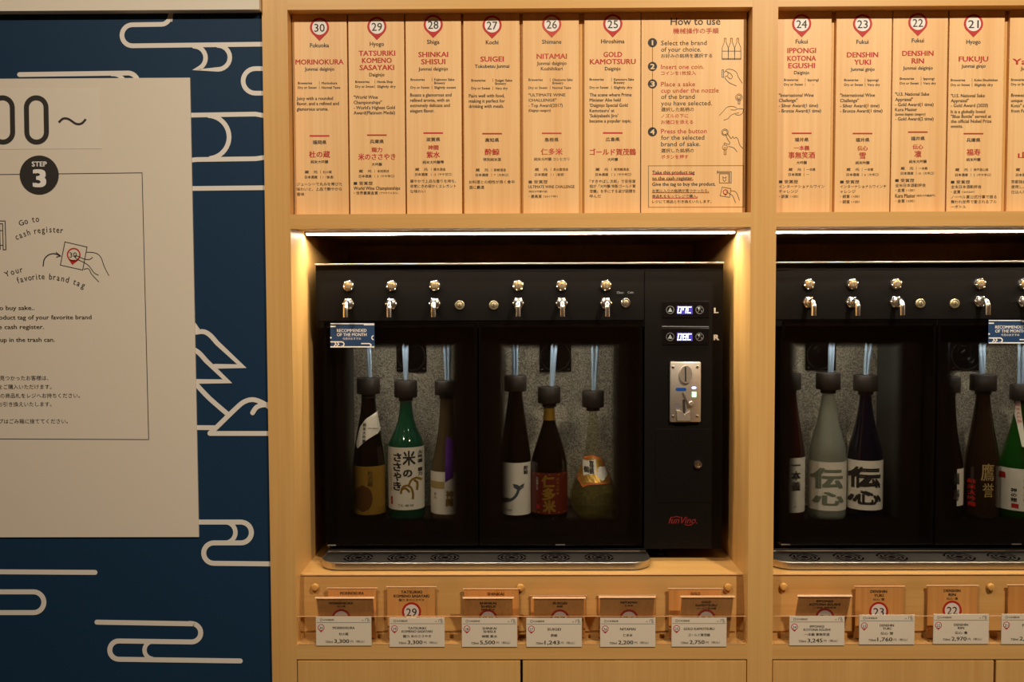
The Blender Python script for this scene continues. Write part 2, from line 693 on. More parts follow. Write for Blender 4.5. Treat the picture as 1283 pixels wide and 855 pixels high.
def mural(*paths, w=6.0):
    mb = MB()
    for p in paths:
        MUR[0] += 1
        mb.line(plY(YW, eps=0.0004 + 0.00005 * MUR[0]), p, w)
        for e in (p[0], p[-1]):
            mb.disc(plY(YW, eps=0.00042 + 0.00005 * MUR[0]), e[0], e[1], w / 2, 16)
    put('mural_line', mb, MURAL, wl)


mural([(215, 12), (213.5, 22)] + arc(202, 19.5, 11, -10, -90, 6) + [(166, 31)] + arc(166, 44.2, 13.2, 90, 270, 14) + [(334, 55.3)], w=5.8)
mural([(243, 58)] + arc(243, 72.6, 14.6, 88, -60, 10) + [(243, 87.5), (273, 87)] + arc(273, 72, 15, -90, 90, 12), w=5.6)
mural([(334, 86), (320, 86)] + arc(320, 101.4, 15.4, 90, 270, 14) + [(334, 116.8)], w=5.8)
mural([(230, 144.5), (320, 143), (334, 145.5)], w=5.8)
mural([(262, 145)] + arc(260, 171.8, 27, 82, -82, 18), w=5.8)
mural([(230, 202), (246, 200), (320, 199), (334, 197)], w=5.8)
mural([(230, 236.4), (334, 235.3)], w=5.8)
mural([(24.5, 93.5), (158, 91.6)] + arc(160, 104.5, 13, 85, 10, 6), w=6)
mural([(140, 93)] + arc(142, 108, 15, 80, 10, 5), w=5)
mural([(238, 400), (248, 414.5)], [(238, 417)] + smooth_line([(246, 416.5), (255, 415.8), (263, 420), (272, 430)], 4) + [(303, 459), (269, 459.2)], w=6)
mural([(238, 436)] + smooth_line([(243, 438), (250, 443), (258, 452)], 4) + [(285, 478), (240, 478.2)], w=6)
mural([(240, 474)] + smooth_line([(246, 482), (262, 499), (285, 519)], 5), w=6)
mural([(263, 543)] + smooth_line([(270, 537), (294.6, 513), (305.5, 504), (316.5, 501), (328, 504.5), (340, 512)], 5), w=6)
mural([(263, 543.4), (340, 543.4)], [(240, 536), (270, 536.2)], w=6)
mural(smooth_line([(316.5, 517.5), (321, 511), (328, 508), (340, 507)], 4), w=6)
mural([(240, 654.5), (302, 654.5)] + arc(302, 667.6, 13, 90, -90, 14) + [(268, 680.6)] + arc(268, 693.4, 12.8, 90, 270, 14) + [(345, 707)], w=6.2)
mural(arc(282, 667.5, 13, 85, -75, 10), w=5.6)
mural([(-40, 716.6), (119, 717.6)], w=6.2)
mural([(-40, 740), (0, 742), (42, 742)] + arc(42, 755, 13, 90, -90, 14) + [(-40, 768)], w=6.2)
mural([(121.5, 780), (240, 782)] + arc(240, 793.3, 11.5, 90, -90, 12) + [(149, 803.6)] + arc(149, 815, 11.5, 90, 270, 12) + [(301, 828.6)], w=6.2)
mural(arc(192, 815, 11, 95, 262, 10), w=5.4)

# ------------------------------------------------------------------ sign board on the blue wall
YB = 0.0035
bx1 = W(243.5, 384, YB).x
bz1, bz0 = W(200, 97.6, YB).z, W(200, 673.3, YB).z
bx0 = -1.72
board = thing('information_board', ((bx0 + bx1) / 2, YB, bz0), 'large off-white printed notice board with step 3 instructions on the blue wall', 'sign')
put('board_panel', MB().box(bx0, bx1, YB, YW - 0.0002, bz0, bz1), BOARD, board)
PB = plY(YB)
mb = MB()
mb.line(PB, [(-140, 220.5), (178, 216.6), (186.3, 551), (-140, 549.6)], 0.8)
mb.line(PB, [(-8, 277), (6.4, 277), (7.4, 313), (4, 313), (3.2, 280.5), (-8, 280.5)], 1.0)
mb.line(PB, [(-8, 289), (3, 289)], 0.9)
mb.line(PB, [(-8, 307.5), (4, 307.5)], 0.9)
mb.line(PB, [(-1.0, 281), (-0.2, 313)], 1.8)
mb.line(PB, [(81.3, 303.2), (109, 309.6), (103.6, 338.5), (75.6, 332.3)], 0.9, closed=True)
mb.line(PB, smooth_line([(54, 334), (55.5, 325), (61, 319.5), (68, 318), (75, 320.5)], 5), 1.3)
mb.line(PB, [(70, 316.2), (75.8, 320.8), (70.5, 322.4)], 1.2)
mb.line(PB, smooth_line([(108, 316), (119, 317), (126, 322), (131, 335), (136.5, 345.5)], 5), 0.9)
mb.line(PB, smooth_line([(93.5, 320.5), (97, 321), (105, 324.5), (112, 325.2), (116, 322.5)], 5), 0.9)
mb.line(PB, smooth_line([(93.5, 320.5), (94.5, 323), (99, 326), (107, 330), (112, 334), (118, 342), (123.5, 345)], 5), 0.9)
mb.line(PB, smooth_line([(105, 337.5), (111, 337), (115, 344), (124, 353.5)], 5), 0.9)
put('printed_drawing', mb, INK, board, kind='stuff', label='thin black outline drawings')
mb = MB()
mb.ring(PB, 92.3, 319.3, 7.0, 8.6, 30)
mb.poly(PB, [(86, 325.5), (98.5, 326), (90.5, 332)])
put('red_pin_print', mb, RED, board, label='red round map pin print')
PS = plY(YB - 0.0006)
stk = MB().box(*R(-60, 126.5, 111.6, 187, YB)[:2], YB - 0.0006, YB - 0.0001, *R(-60, 126.5, 111.6, 187, YB)[2:])
put('price_sticker', stk, mat('sticker_paper', srgb(226, 217, 203), 0.45), board, label='paper patch carrying the large digits')
# digits sit on the patch
PB2 = plY(YB, eps=0.0012)
mb = MB()
mb.disc(PB2, 49, 219.3, 24.4, 48)
for cx in (3.0, 45.3):
    mb.line(PB2, arc(cx, 134.8, 12.3, 180, 0, 14) + arc(cx + 0.5, 165.8, 12.3, 0, -180, 14), 6.2, closed=True)
mb.line(PB2, smooth_line([(73.5, 153.5), (79, 148.7), (86, 149.3), (95, 155), (102, 154.8), (107.5, 149.3)], 6), 2.7)
put('large_digits', mb, INK, board)
b = Batch('step_number', board, WHITE, plY(YB, eps=0.0016))
b.t('STEP', 49.2, 205.4, 6.3, 18.5, bold=0.02)
b.t('3', 49.3, 222.8, 21.5, 14, bold=0.03)
b = Batch('lettering', board, INK, PB)


def arctext(b, s, p0, p1, p2, h):
    """letters set along the bow through three pixel points"""
    wd_ = [0.5 if c in 'ftijl' else (0.85 if c in 'mwGY' else (0.55 if c in ' r' else 0.72)) for c in s]
    tot = sum(wd_)
    acc = 0
    cx_, cy_ = 2 * p1[0] - (p0[0] + p2[0]) / 2, 2 * p1[1] - (p0[1] + p2[1]) / 2
    w0, w2 = wd_[0] / 2, tot - wd_[-1] / 2
    for c, w_ in zip(s, wd_):
        t = (acc + w_ / 2 - w0) / (w2 - w0)
        acc += w_
        if c == ' ':
            continue
        x = (1 - t) ** 2 * p0[0] + 2 * t * (1 - t) * cx_ + t * t * p2[0]
        y = (1 - t) ** 2 * p0[1] + 2 * t * (1 - t) * cy_ + t * t * p2[1]
        dx = 2 * (1 - t) * (cx_ - p0[0]) + 2 * t * (p2[0] - cx_)
        dy = 2 * (1 - t) * (cy_ - p0[1]) + 2 * t * (p2[1] - cy_)
        b.t(c, x, y, h, None, 'c', 0.006, -math.degrees(math.atan2(dy, dx)), sx=1.02)


arctext(b, 'Go to', (26.4, 279.2), (36, 275.6), (46.6, 274), 7.0)
arctext(b, 'cash register', (20.5, 296.5), (48, 288.3), (77.5, 288.2), 7.0)
arctext(b, 'Your', (8.6, 343), (17.5, 339.6), (26.4, 337.4), 7.0)
arctext(b, 'favorite brand tag', (22.5, 351), (62, 346.3), (104.5, 357), 7.0)
b.t('30', 91.5, 319.3, 6.6, 9.5)
for s_, xr, y_ in (('If you would like to buy sake..', 43, 385.6), ('bring the product tag of your favorite brand', 114.5, 397.3),
                   ('to the cash register.', 55, 409.4), ('Please throw your cup in the trash can.', 68.5, 425.5)):
    b.t(s_, xr, y_, 4.9, len(s_) * 3.62, 'r')
for s_, xr, y_ in (('お気に入りの銘柄が見つかったお客様は、', 60.5, 473.8), ('ボトルをご購入いただけます。', 64.5, 484.8),
                   ('銘柄の商品札をレジへお持ちください。', 100, 495.8), ('商品とお引き換えいたします。', 64.5, 506.6),
                   ('使用後のカップはごみ箱に捨ててください。', 85, 528)):
    b.t(s_, xr, y_, 6.1, None, 'r')

# ------------------------------------------------------------------ wooden cabinet
YF = 0.038                                   # recessed fascia under the niche
z_top0 = W(651, 10.5, 0).z                   # underside of the top rail
z_mid1, z_mid0 = W(651, 267.5, 0).z, W(651, 285.8, 0).z
z_bot1, z_bot0 = W(651, 808.3, 0).z, W(651, 826.5, 0).z
z_shelf = Z(-0.5505)
XC = [xp[0] + PITCH * k for k in range(3)]
cab = thing('display_cabinet', ((XC[0] + XC[2] + PW) / 2, 0.3, 0), 'tall light maple cabinet with two niches holding black dispensers', 'cabinet')
Z0, Z1 = 0.0, 3.0
for k in range(3):
    put('post', MB().box(XC[k], XC[k] + PW, 0, 0.6, Z0, Z1), WV, cab)
YP = 0.028                                   # face of the name panels
for k in range(2):
    a, c = XC[k] + PW, XC[k + 1]
    put('top_rail', MB().box(a, c, 0.0, 0.05, z_top0, Z1), WH, cab)
    put('middle_rail', MB().box(a, c, 0.0, 0.05, z_mid0, z_mid1), WH, cab)
    put('bottom_rail', MB().box(a, c, 0.0, YF + 0.02, z_bot0, z_bot1), WH, cab)
    put('panel_backing', MB().box(a, c, 0.0365, 0.05, z_mid1, z_top0), WV, cab)
    put('niche_ceiling', MB().box(a, c, 0.05, 0.6, z_mid0 + 0.003, z_mid0 + 0.02), WH, cab)
    put('niche_back', MB().box(a, c, 0.585, 0.6, z_shelf, z_mid0 + 0.003), WV, cab)
    put('shelf', MB().box(a, c, YF, 0.585, z_shelf - 0.02, z_shelf), WH, cab)
    put('fascia', MB().box(a, c, YF, YF + 0.02, z_bot1, z_shelf - 0.02), WH, cab)
    put('base_carcass', MB().box(a, c, 0.02, 0.6, 0.08, z_bot0), DARKGAP, cab)
# lower doors
g = 0.0016
def door_x(px):
    return W(px, 845, 0).x
seams = [(XC[0] + PW + g, door_x(652.0)), (door_x(655.0), XC[1] - g), (XC[1] + PW + g, door_x(1245)), (door_x(1248), XC[2] - g)]
for (a, c) in seams:
    put('door', MB().box(a, c, 0.0, 0.019, 0.09, z_bot0 - 0.0032, bev=0.0008), WV, cab)

# ------------------------------------------------------------------ numbered name panels
def badge(parent, pl, cx, cy, num, faded=False, r=12.0, name='number_pin'):
    e = plY(0)
    mb = MB()
    mb.ring(pl, cx, cy, r * 0.775, r, 40)
    a = 47
    xx, yy = r * math.cos(math.radians(a)), r * math.sin(math.radians(a))
    pts = [(cx, cy + r * 1.42)]
    inner = [(cx + r * math.cos(math.radians(t)), cy + r * math.sin(math.radians(t))) for t in range(47, 134, 8)]
    mb.poly(pl, pts + inner)
    p = put(name, mb, REDF if faded else RED, parent)
    put('pin_disc', MB().disc(pl, cx, cy, r * 0.775, 36), WHITE, p)
    pl2 = Pl(pl.pt, pl.e1, pl.e2, eps=0.0003, warp=pl.warp)
    Batch('number', p, INKF if faded else INK, pl2).t(str(num), cx, cy + 0.2, r * 0.86, r * 1.08, bold=0.006)


z_pt, z_pb = z_top0 + 0.0, z_mid1
panels = [
    dict(n=30, x=(367, 435.8), c=400.3, b=34.3, pref=('Fukuoka', 56.5, 23.5), names=[('MORINOKURA', 77.3, 60)], sub=[('Junmai daiginjo', 86.2, 37)],
         o=(-27, 2.8, -28.5, -18.3, 4.3), rows=[('Breweries', 'Morinokura', 104), ('Dry or Sweet', 'Normal Taste', 109.6)],
         body=[('Juicy with a rounded', 123.2), ('flavor, and a refined and', 129.7), ('glamorous aroma.', 136.5)],
         bar=170.3, jp='福岡県', jpn=[('杜の蔵', 193.4, 26.3, 8.2)], jps='純米大吟醸', jpsy=202.8, jps_w=22,
         jr=[('蔵　元', '杜の蔵', 215.6), ('日本酒度', '1（普通）', 222)],
         jb=[('ジューシーで丸みを帯びた', 230.9), ('味わいと、上品で艶やかな', 237.1), ('香味', 243.4)]),
    dict(n=29, x=(437.2, 507.3), c=472.2, b=33.1, pref=('Hyogo', 54.8, 17.5), names=[('TATSURIKI', 66.4, 45.5), ('KOMENO', 75.4, 37), ('SASAYAKI', 84.3, 43)],
         sub=[('Daiginjo', 93.3, 19)], o=(-27, 0.5, -29, -22.5, 0.5), rows=[('Breweries', 'Honda Shop', 102.3), ('Dry or Sweet', 'Slightly dry', 108.3)],
         body=[('"World Wine', 121.7), ('Championships"', 128.2), ("- World's Highest Gold", 134.8), ('Award(Platinum Medal)', 141.2)],
         bar=169.3, jp='兵庫県', jpn=[('龍力', 187.6, 13, 6), ('米のささやき', 196.4, 46.5, 8.2)], jps='大吟醸', jpsy=206, jps_w=13,
         jr=[('蔵　元', '本田商店', 214.5), ('日本酒度', '3（やや辛口）', 220.8)],
         jb=[('■ 受賞歴', 229.8), ('World Wine Championships', 235.8), ('・世界最高金賞（プラチナメダル）', 242)]),
    dict(n=28, x=(508.6, 578.5), c=542.8, b=30.6, pref=('Shiga', 52.2, 15.5), names=[('SHINKAI', 67.9, 37), ('SHISUI', 77, 30)], sub=[('Junmai daiginjo', 86, 37)],
         o=(-28.3, 1.4, -28.8, -22.6, 0.5), rows=[('Breweries', 'Fujimoto Sake', 99.6), ('', 'Brewery', 103.8), ('Dry or Sweet', 'Slightly sweet', 109.5)],
         body=[('Boasts a glamorous and', 118.9), ('refined aroma, with an', 125.4), ('extremely delicate and', 132), ('elegant flavor.', 138.7)],
         bar=166.7, jp='滋賀県', jpn=[('神開', 184.9, 13, 6), ('紫水', 193.8, 16.5, 8.2)], jps='純米大吟醸雫', jpsy=203.3, jps_w=26.5,
         jr=[('蔵　元', '藤本酒造', 212.3), ('日本酒度', '-2（やや甘口）', 218.6)],
         jb=[('華やかで上品な香りを持ち、', 227.2), ('非常にきめ細かくエレガント', 233.4), ('な味わい', 239.8)]),
    dict(n=27, x=(581, 651.3), c=616.6, b=31.4, pref=('Kochi', 52.7, 15.5), names=[('SUIGEI', 73.7, 29)], sub=[('Tokubetsu Junmai', 82.7, 43)],
         o=(-26, 4, -29, -20.5, 2.4), rows=[('Breweries', 'Suigei Sake', 100.6), ('', 'Brewery', 104.6), ('Dry or Sweet', 'Very dry', 110.5)],
         body=[('Pairs well with food,', 119.9), ('making it perfect for', 126.4), ('drinking with meals.', 133)],
         bar=167.5, jp='高知県', jpn=[('酔鯨', 190.4, 18, 8.2)], jps='特別純米酒', jpsy=199.9, jps_w=22,
         jr=[('蔵　元', '酔鯨酒造', 213), ('日本酒度', '7（大辛口）', 219.3)],
         jb=[('お料理との相性が良く食中', 228.2), ('酒に最適', 234.8)]),
    dict(n=26, x=(655, 725.5), c=691.3, b=30.2, pref=('Shimane', 52, 24), names=[('NITAMAI', 70.2, 37.5)], sub=[('Junmai daiginjo', 79, 37), ('Koshihikari', 85.8, 27)],
         o=(-29, 1, -29, -21, 2), rows=[('Breweries', 'Okuizumo Sake', 99.8), ('', 'Brewery', 103.8), ('Dry or Sweet', 'Normal Taste', 109.8)],
         body=[('"ULTIMATE WINE', 118.9), ('CHALLENGE"', 125.4), ('- Top Award(2017)', 132), ('(Daiginjo category)', 138.2)],
         bar=167, jp='島根県', jpn=[('仁多米', 190, 27, 8.2)], jps='純米大吟醸 コシヒカリ', jpsy=199.4, jps_w=44,
         jr=[('蔵　元', '奥出雲酒造', 212.4), ('日本酒度', '1（普通）', 218.8)],
         jb=[('■ 受賞歴', 228), ('ULTIMATE WINE CHALLENGE', 234), ('（純米大吟醸の部）', 240), ('・最高賞（2017年）', 246.2)]),
    dict(n=25, x=(732, 802.6), c=767.8, b=29.8, pref=('Hiroshima', 51.5, 29), names=[('GOLD', 67.9, 23), ('KAMOTSURU', 76.9, 57)], sub=[('Daiginjo', 85.8, 19.5)],
         o=(-29, 1.4, -29, -21.5, 1.5), rows=[('Breweries', 'Kamoturu Sake', 99.4), ('', 'Brewery', 103.4), ('Dry or Sweet', 'Slightly dry', 109.5)],
         body=[('The scene where Prime', 118.7), ('Minister Abe held', 125.2), ("'Daiginjo Special Gold", 131.8), ("Kamotsuru' at", 138.4), ("'Sukiyabashi Jiro'", 144.9), ('became a popular topic.', 151.4)],
         bar=166.6, jp='広島県', jpn=[('ゴールド賀茂鶴', 190.4, 57.5, 8.2)], jps='大吟醸', jpsy=199.8, jps_w=13,
         jr=[('蔵　元', '賀茂鶴酒造', 212.3), ('日本酒度', '2（やや辛口）', 218.7)],
         jb=[('「すきやばし次郎」で安倍首', 227.4), ('相が「大吟醸 特製ゴールド賀', 233.5), ('茂鶴」を手にする姿が話題を', 239.7), ('呼んだ', 245.9)]),
    dict(n=24, x=(971.5, 1041), c=1004.5, b=29.7, pref=('Fukui', 51.7, 15), names=[('IPPONGI', 63, 35.5), ('KOTONA', 72.8, 35.5), ('EGUSHI', 81.9, 33)], sub=[('Daiginjo', 90.7, 19)],
         o=(-22, 7.6, -28.5, -16.4, 6.1), rows=[('Breweries', 'Ippongi', 99.9), ('Dry or Sweet', '   —', 105.7)],
         body=[('"International Wine', 119.2), ('Challenge"', 125.6), ('- Silver Award(1 time)', 132.2), ('- Bronze Award(1 time)', 138.8)],
         bar=167, jp='福井県', jpn=[('一本義', 185.4, 19.3, 6), ('事無笑酒', 194.4, 33, 8.2)], jps='大吟醸', jpsy=203.8, jps_w=13,
         jr=[('蔵　元', '一本義', 212.4), ('日本酒度', '　ー', 218.7)],
         jb=[('■ 受賞歴', 227.8), ('インターナショナルワイン', 233.8), ('チャレンジ', 240), ('・銅賞（1回）', 246.3)]),
    dict(n=23, x=(1046.6, 1116.3), c=1080.8, b=29.8, pref=('Fukui', 52.1, 15), names=[('DENSHIN', 68.3, 38.7), ('YUKI', 77.6, 20.5)], sub=[('Junmai ginjo', 86.5, 30)],
         o=(-23, 6.2, -28, -20, 2.4), rows=[('Breweries', 'Ippongi', 100.1), ('Dry or Sweet', 'Very dry', 106)],
         body=[('"International Wine', 119.2), ('Challenge"', 125.8), ('- Silver Award(1 time)', 132.4), ('- Bronze Award(1 time)', 138.9)],
         bar=167.3, jp='福井県', jpn=[('伝心', 185.7, 13, 6), ('雪', 194.9, None, 8.4)], jps='純米吟醸', jpsy=204, jps_w=17.5,
         jr=[('蔵　元', '一本義', 212.4), ('日本酒度', '6（大辛口）', 218.9)],
         jb=[('■ 受賞歴', 228), ('インターナショナルワインチ', 233.9), ('ャレンジ', 240), ('・銀賞（1回）', 246.3), ('・銅賞（1回）', 253)]),
    dict(n=22, x=(1117.3, 1186.2), c=1150.1, b=28.2, pref=('Fukui', 50.4, 15), names=[('DENSHIN', 66.5, 38.7), ('RIN', 76, 15)], sub=[('Junmai daiginjo', 84.9, 37)],
         o=(-22.5, 7, -28.4, -21.4, 1), rows=[('Breweries', 'Ippongi', 98.4), ('Dry or Sweet', 'Very dry', 104.2)],
         body=[('"U.S. National Sake', 117.8), ('Appraisal"', 124.4), ('- Gold Award(1 time)', 130.9), ('Kura Master', 137.1), ('(Junmai daiginjo category)', 143), ('- Gold Award(2 time)', 148.9)],
         bar=165.5, jp='福井県', jpn=[('伝心', 184, 13, 6), ('凛', 193, None, 8.4)], jps='純米大吟醸', jpsy=202.4, jps_w=22,
         jr=[('蔵　元', '一本義', 211), ('日本酒度', '10（大辛口）', 217.2)],
         jb=[('■ 受賞歴', 226.2), ('全米日本酒歓評会', 232.3), ('・金賞（1回）', 238.5), ('Kura Master（純米大吟醸部門）', 245.2), ('・金賞（2回）', 252)]),
    dict(n=21, x=(1187.6, 1257), c=1219.8, b=29.7, pref=('Hyogo', 52.1, 17.5), names=[('FUKUJU', 73.6, 36.5)], sub=[('Junmai ginjo', 82.5, 30)],
         o=(-28.3, 1.2, -28.3, -22.8, 0), rows=[('Breweries', 'Kobe Shushinkan', 100.2), ('Dry or Sweet', 'Slightly dry', 106.2)],
         body=[('"U.S. National Sake', 119.8), ('Appraisal"', 126), ('- Gold Award (2020)', 132.1), ('It is a globally loved', 139.8), ('"Blue Bottle" served at', 145.8), ('the official Nobel Prize', 151.9), ('events.', 158)],
         bar=167.5, jp='兵庫県', jpn=[('福寿', 190.7, 17, 8.2)], jps='純米吟醸', jpsy=200, jps_w=17.5,
         jr=[('蔵　元', '神戸酒心館', 212.7), ('日本酒度', '2（やや辛口）', 219.2)],
         jb=[('■ 受賞歴', 228.2), ('全米日本酒歓評会', 234.2), ('・金賞（2020）', 240.5), ('ノーベル賞公式行事で振る', 246.9), ('舞われ世界で愛されるブル', 253), ('ーボトル', 259.2)]),
    dict(n=20, x=(1263, 1332), c=1297.5, b=29.7, pref=('Kyoto', 52, 15), names=[('Yamada', 76.8, 57)], sub=[('Junmai daiginjo', 85.5, 37)],
         o=(-30.5, -1, -30.5, -24.5, 0), rows=[('Breweries', 'Fushimi', 99.8), ('Dry or Sweet', 'Normal Taste', 105.6)],
         body=[('Brewed with the', 119.2), ('unique rice "Iwai', 125.8), ('Koto" and water', 132.2), ('from Fushimi.', 138.9)],
         bar=167.5, jp='京都府', jpn=[('山田錦', 194.4, 43, 8.2)], jps='純米大吟醸', jpsy=200, jps_w=22,
         jr=[('蔵　元', '山本本家', 212.6), ('日本酒度', '1（普通）', 219.2)],
         jb=[('京都独自の酒米を', 227.8), ('使用し、伏見の水で', 234.2), ('仕込んだ酒', 240.5)]),
]
look = {30: 'leftmost of the row, Fukuoka', 29: 'Hyogo with three red title lines', 28: 'Shiga, red bar at its middle', 27: 'Kochi, one short red title line',
        26: 'Shimane with faded grey print', 25: 'Hiroshima, beside the how-to-use panel', 24: 'Fukui with three red title lines', 23: 'Fukui, second right of the centre post',
        22: 'Fukui, hung slightly higher than its neighbours', 21: 'Hyogo on the right side of the cabinet', 20: 'cut off by the right edge of the photo'}
PP = plY(YP)
for d in panels:
    x0 = W(d['x'][0], 140, YP).x
    x1 = W(d['x'][1], 140, YP).x
    dy = (d['b'] - 31) * S(YP) * -1
    pn = thing('name_panel', ((x0 + x1) / 2, YP, z_pb + 0.0005), 'light wooden name panel numbered %d, %s' % (d['n'], look[d['n']]), 'panel', 'numbered name panels above the dispensers')
    put('board', MB().box(x0 + 0.0004, x1 - 0.0004, YP, YP + 0.008, z_pb + 0.0005, z_top0 + 0.03, bev=0.0006), WP, pn)
    fad = d['n'] == 26
    c = d['c']
    badge(pn, PP, c, d['b'], d['n'], fad)
    rb = Batch('red_lettering', pn, REDF if fad else RED, PP)
    ib = Batch('lettering', pn, INKF if fad else INK, PP)
    ib.t(d['pref'][0], c, d['pref'][1], 4.6, d['pref'][2], bold=0.004)
    for s_, y_, w_ in d['names']:
        rb.t(s_, c, y_, 6.6, w_, bold=0.018)
    for s_, y_, w_ in d['sub']:
        ib.t(s_, c, y_, 3.8, w_, bold=0.002)
    ob, o2, obd, oj, oj2 = d['o']
    for a_, b_, y_ in d['rows']:
        if a_:
            ib.t(a_, c + ob, y_, 2.7, len(a_) * 1.96, 'l', bold=0.004)
            ib.mb.line(PP, [(c + o2 - 3, y_ - 2.2), (c + o2 - 3, y_ + 2.4)], 0.35)
        if b_.strip():
            ib.t(b_.strip(), c + o2 + (6 if b_.startswith(' ') else 0), y_, 2.7, len(b_.strip()) * 1.93, 'l')
    for s_, y_ in d['body']:
        small = s_.startswith('(')
        ib.t(s_, c + obd, y_, 2.9 if small else 3.7, None, 'l', sx=1.0 if small else 1.17)
    rb.mb.line(PP, [(c - 12.3, d['bar']), (c + 12.3, d['bar'])], 1.7)
    ib.t(d['jp'], c, d['bar'] + 8, 5.0, 17.3, bold=0.012)
    for s_, y_, w_, h_ in d['jpn']:
        rb.t(s_, c, y_, h_, w_, bold=0.018)
    ib.t(d['jps'], c, d['jpsy'], 4.2, d['jps_w'], bold=0.006)
    for a_, b_, y_ in d['jr']:
        ib.t(a_, c + oj, y_, 3.6, 15.8, 'l', bold=0.01)
        ib.t(b_, c + oj2, y_, 3.5, None, 'l')
        ib.mb.line(PP, [(c + oj2 - 3, y_ - 2), (c + oj2 - 3, y_ + 2)], 0.3)
    for s_, y_ in d['jb']:
        if not iscjk(s_):
            ib.t(s_, c + obd, y_, 3.8, min(58, len(s_) * 2.5), 'l')
        elif s_.startswith('（'):
            ib.t(s_, c + obd, y_, 2.9, None, 'l')
        elif '（' in s_:
            k = s_.index('（')
            ib.t(s_[:k], c + obd, y_, 4.3, None, 'l')
            ib.t(s_[k:], c + obd + (4.6 if iscjk(s_[:k]) else 2.4) * k, y_, 2.7, min(24, 2.6 * (len(s_) - k)), 'l')
        else:
            ib.t(s_, c + obd, y_, 4.3, min(57.5, None or len(s_) * 4.75), 'l')

# how-to-use panel
x0, x1 = W(803.2, 140, YP).x, W(934.6, 140, YP).x
hp = thing('instruction_panel', ((x0 + x1) / 2, YP, z_pb + 0.0005), 'wide wooden how-to-use panel with four numbered steps, left of the centre post', 'panel')
put('board', MB().box(x0 + 0.0004, x1, YP, YP + 0.008, z_pb + 0.0005, z_top0 + 0.03, bev=0.0006), WP, hp)
ib = Batch('lettering', hp, INK, PP)
rb = Batch('red_lettering', hp, RED, PP)
ib.t('How to use', 871.5, 26.2, 8.2, 62, bold=0.006)
rb.t('機械操作の手順', 872, 38.6, 6.9, 57, bold=0.006)
L_ = 828.4
for s_, y_, w_, r_ in (('Select the brand', 53.6, 57, 0), ('of your choice.', 61.7, 50, 0), ('お好みの銘柄を選択する', 70, 64, 0),
                       ('Insert one coin.', 83.5, 53.5, 1), ('コインを1枚投入', 91.6, 43.5, 1),
                       ('Place a sake', 105.2, 42.5, 1), ('cup under the nozzle', 113.2, 72, 1), ('of the brand', 121, 42, 0), ('you have selected.', 129.2, 63.5, 0),
                       ('選択した銘柄の', 137.2, 41, 0), ('ノズルの下に', 145.2, 34, 1), ('お猪口を添える', 153, 40, 1),
                       ('Press the button', 164.2, 57, 1), ('for the selected', 172.2, 54, 0), ('brand of sake.', 180.3, 49, 0),
                       ('選択した銘柄の', 188.8, 41, 0), ('ボタンを押す', 196.6, 34, 1)):
    (rb if r_ else ib).t(s_, L_, y_, 5.1 if not iscjk(s_) else 5.1, w_, 'l')
for s_, y_, w_ in (('Take this product tag', 216, 53), ('to the cash register.', 223.3, 51), ('Give the tag to buy the product.', 230.7, 79),
                   ('お気に入りの銘柄が見つかったら、', 239.2, 71), ('商品札をもってレジで購入。', 246, 57), ('レジにて商品と引き換えいたします。', 252.8, 74)):
    ib.t(s_, 817.3, y_, 3.9 if not iscjk(s_) else 3.9, w_, 'l')
for x_, y_ in ((870.5, 218.5), (868.5, 225.8), (888.5, 241.5), (874, 248.3)):
    rb.mb.line(PP, [(817.3, y_), (x_, y_)], 0.8)
ib.mb.line(PP, [(812.4, 207.8), (931.6, 207.6), (932.2, 259.6), (812.6, 259.8)], 0.45, closed=True)
ib.mb.line(PP, [(817.4, 55), (817.6, 163)], 0.45)
for y_ in (53.4, 83.2, 105.1, 165.2):
    ib.mb.disc(PP, 817.5, y_, 5.7, 28)
nb = Batch('step_number', hp, mat('pale_numeral', srgb(236, 206, 160), 0.6), plY(YP, eps=0.001))
for n_, y_ in enumerate((53.4, 83.2, 105.1, 165.2)):
    nb.t(str(n_ + 1), 817.5, y_, 6.6, 1.7 if n_ == 0 else 5, bold=0.0 if n_ == 0 else 0.02)
ic = MB()
w_ = 0.55
k_ = 0.1875                                     # drawn from the 224x855 view of pixels 895-937, 40-200


def q(pts, cl=False, sm=True):
    pp = [(895 + a * k_, 40 + b_ * k_) for a, b_ in pts]
    ic.line(PP, smooth_line(pp, 4) if sm and len(pp) > 2 else pp, w_, closed=cl)


for cx in (73, 115, 157):
    q([(cx - 6, 42), (cx + 6, 42), (cx + 6, 68), (cx + 20, 105), (cx + 21, 184), (cx - 21, 184), (cx - 20, 105), (cx - 6, 68)], True, False)
q([(52, 128), (180, 128)], sm=False)
q([(52, 177), (180, 177)], sm=False)
q([(52, 253), (62, 253), (62, 303), (52, 303)], True, False)
q([(66, 270), (80, 262), (92, 275), (88, 293), (72, 297)])
q([(75, 262), (85, 250), (120, 252), (150, 272), (160, 300), (188, 343)])
q([(92, 268), (112, 282), (121, 300), (108, 314), (88, 298)])
q([(68, 302), (85, 325), (105, 342), (148, 361)])
ic.ring(PP, 895 + 165 * k_, 40 + 437 * k_, 2.4, 2.9, 20)
ic.ring(PP, 895 + 165 * k_, 40 + 437 * k_, 4.0, 4.5, 20)
q([(160, 437), (160, 481), (171, 481), (171, 437)], False, False)
q([(35, 557), (60, 530), (88, 502), (125, 498), (150, 508)])
q([(110, 520), (140, 522), (152, 515), (193, 516), (186, 545), (165, 556), (140, 552)])
q([(62, 590), (90, 580), (108, 560), (130, 548), (165, 540)])
ic.ring(PP, 895 + 71 * k_, 40 + 671 * k_, 2.6, 3.1, 20)
ic.ring(PP, 895 + 71 * k_, 40 + 671 * k_, 3.9, 4.4, 20)
q([(75, 682), (88, 715), (104, 740), (95, 752), (68, 742), (66, 755)])
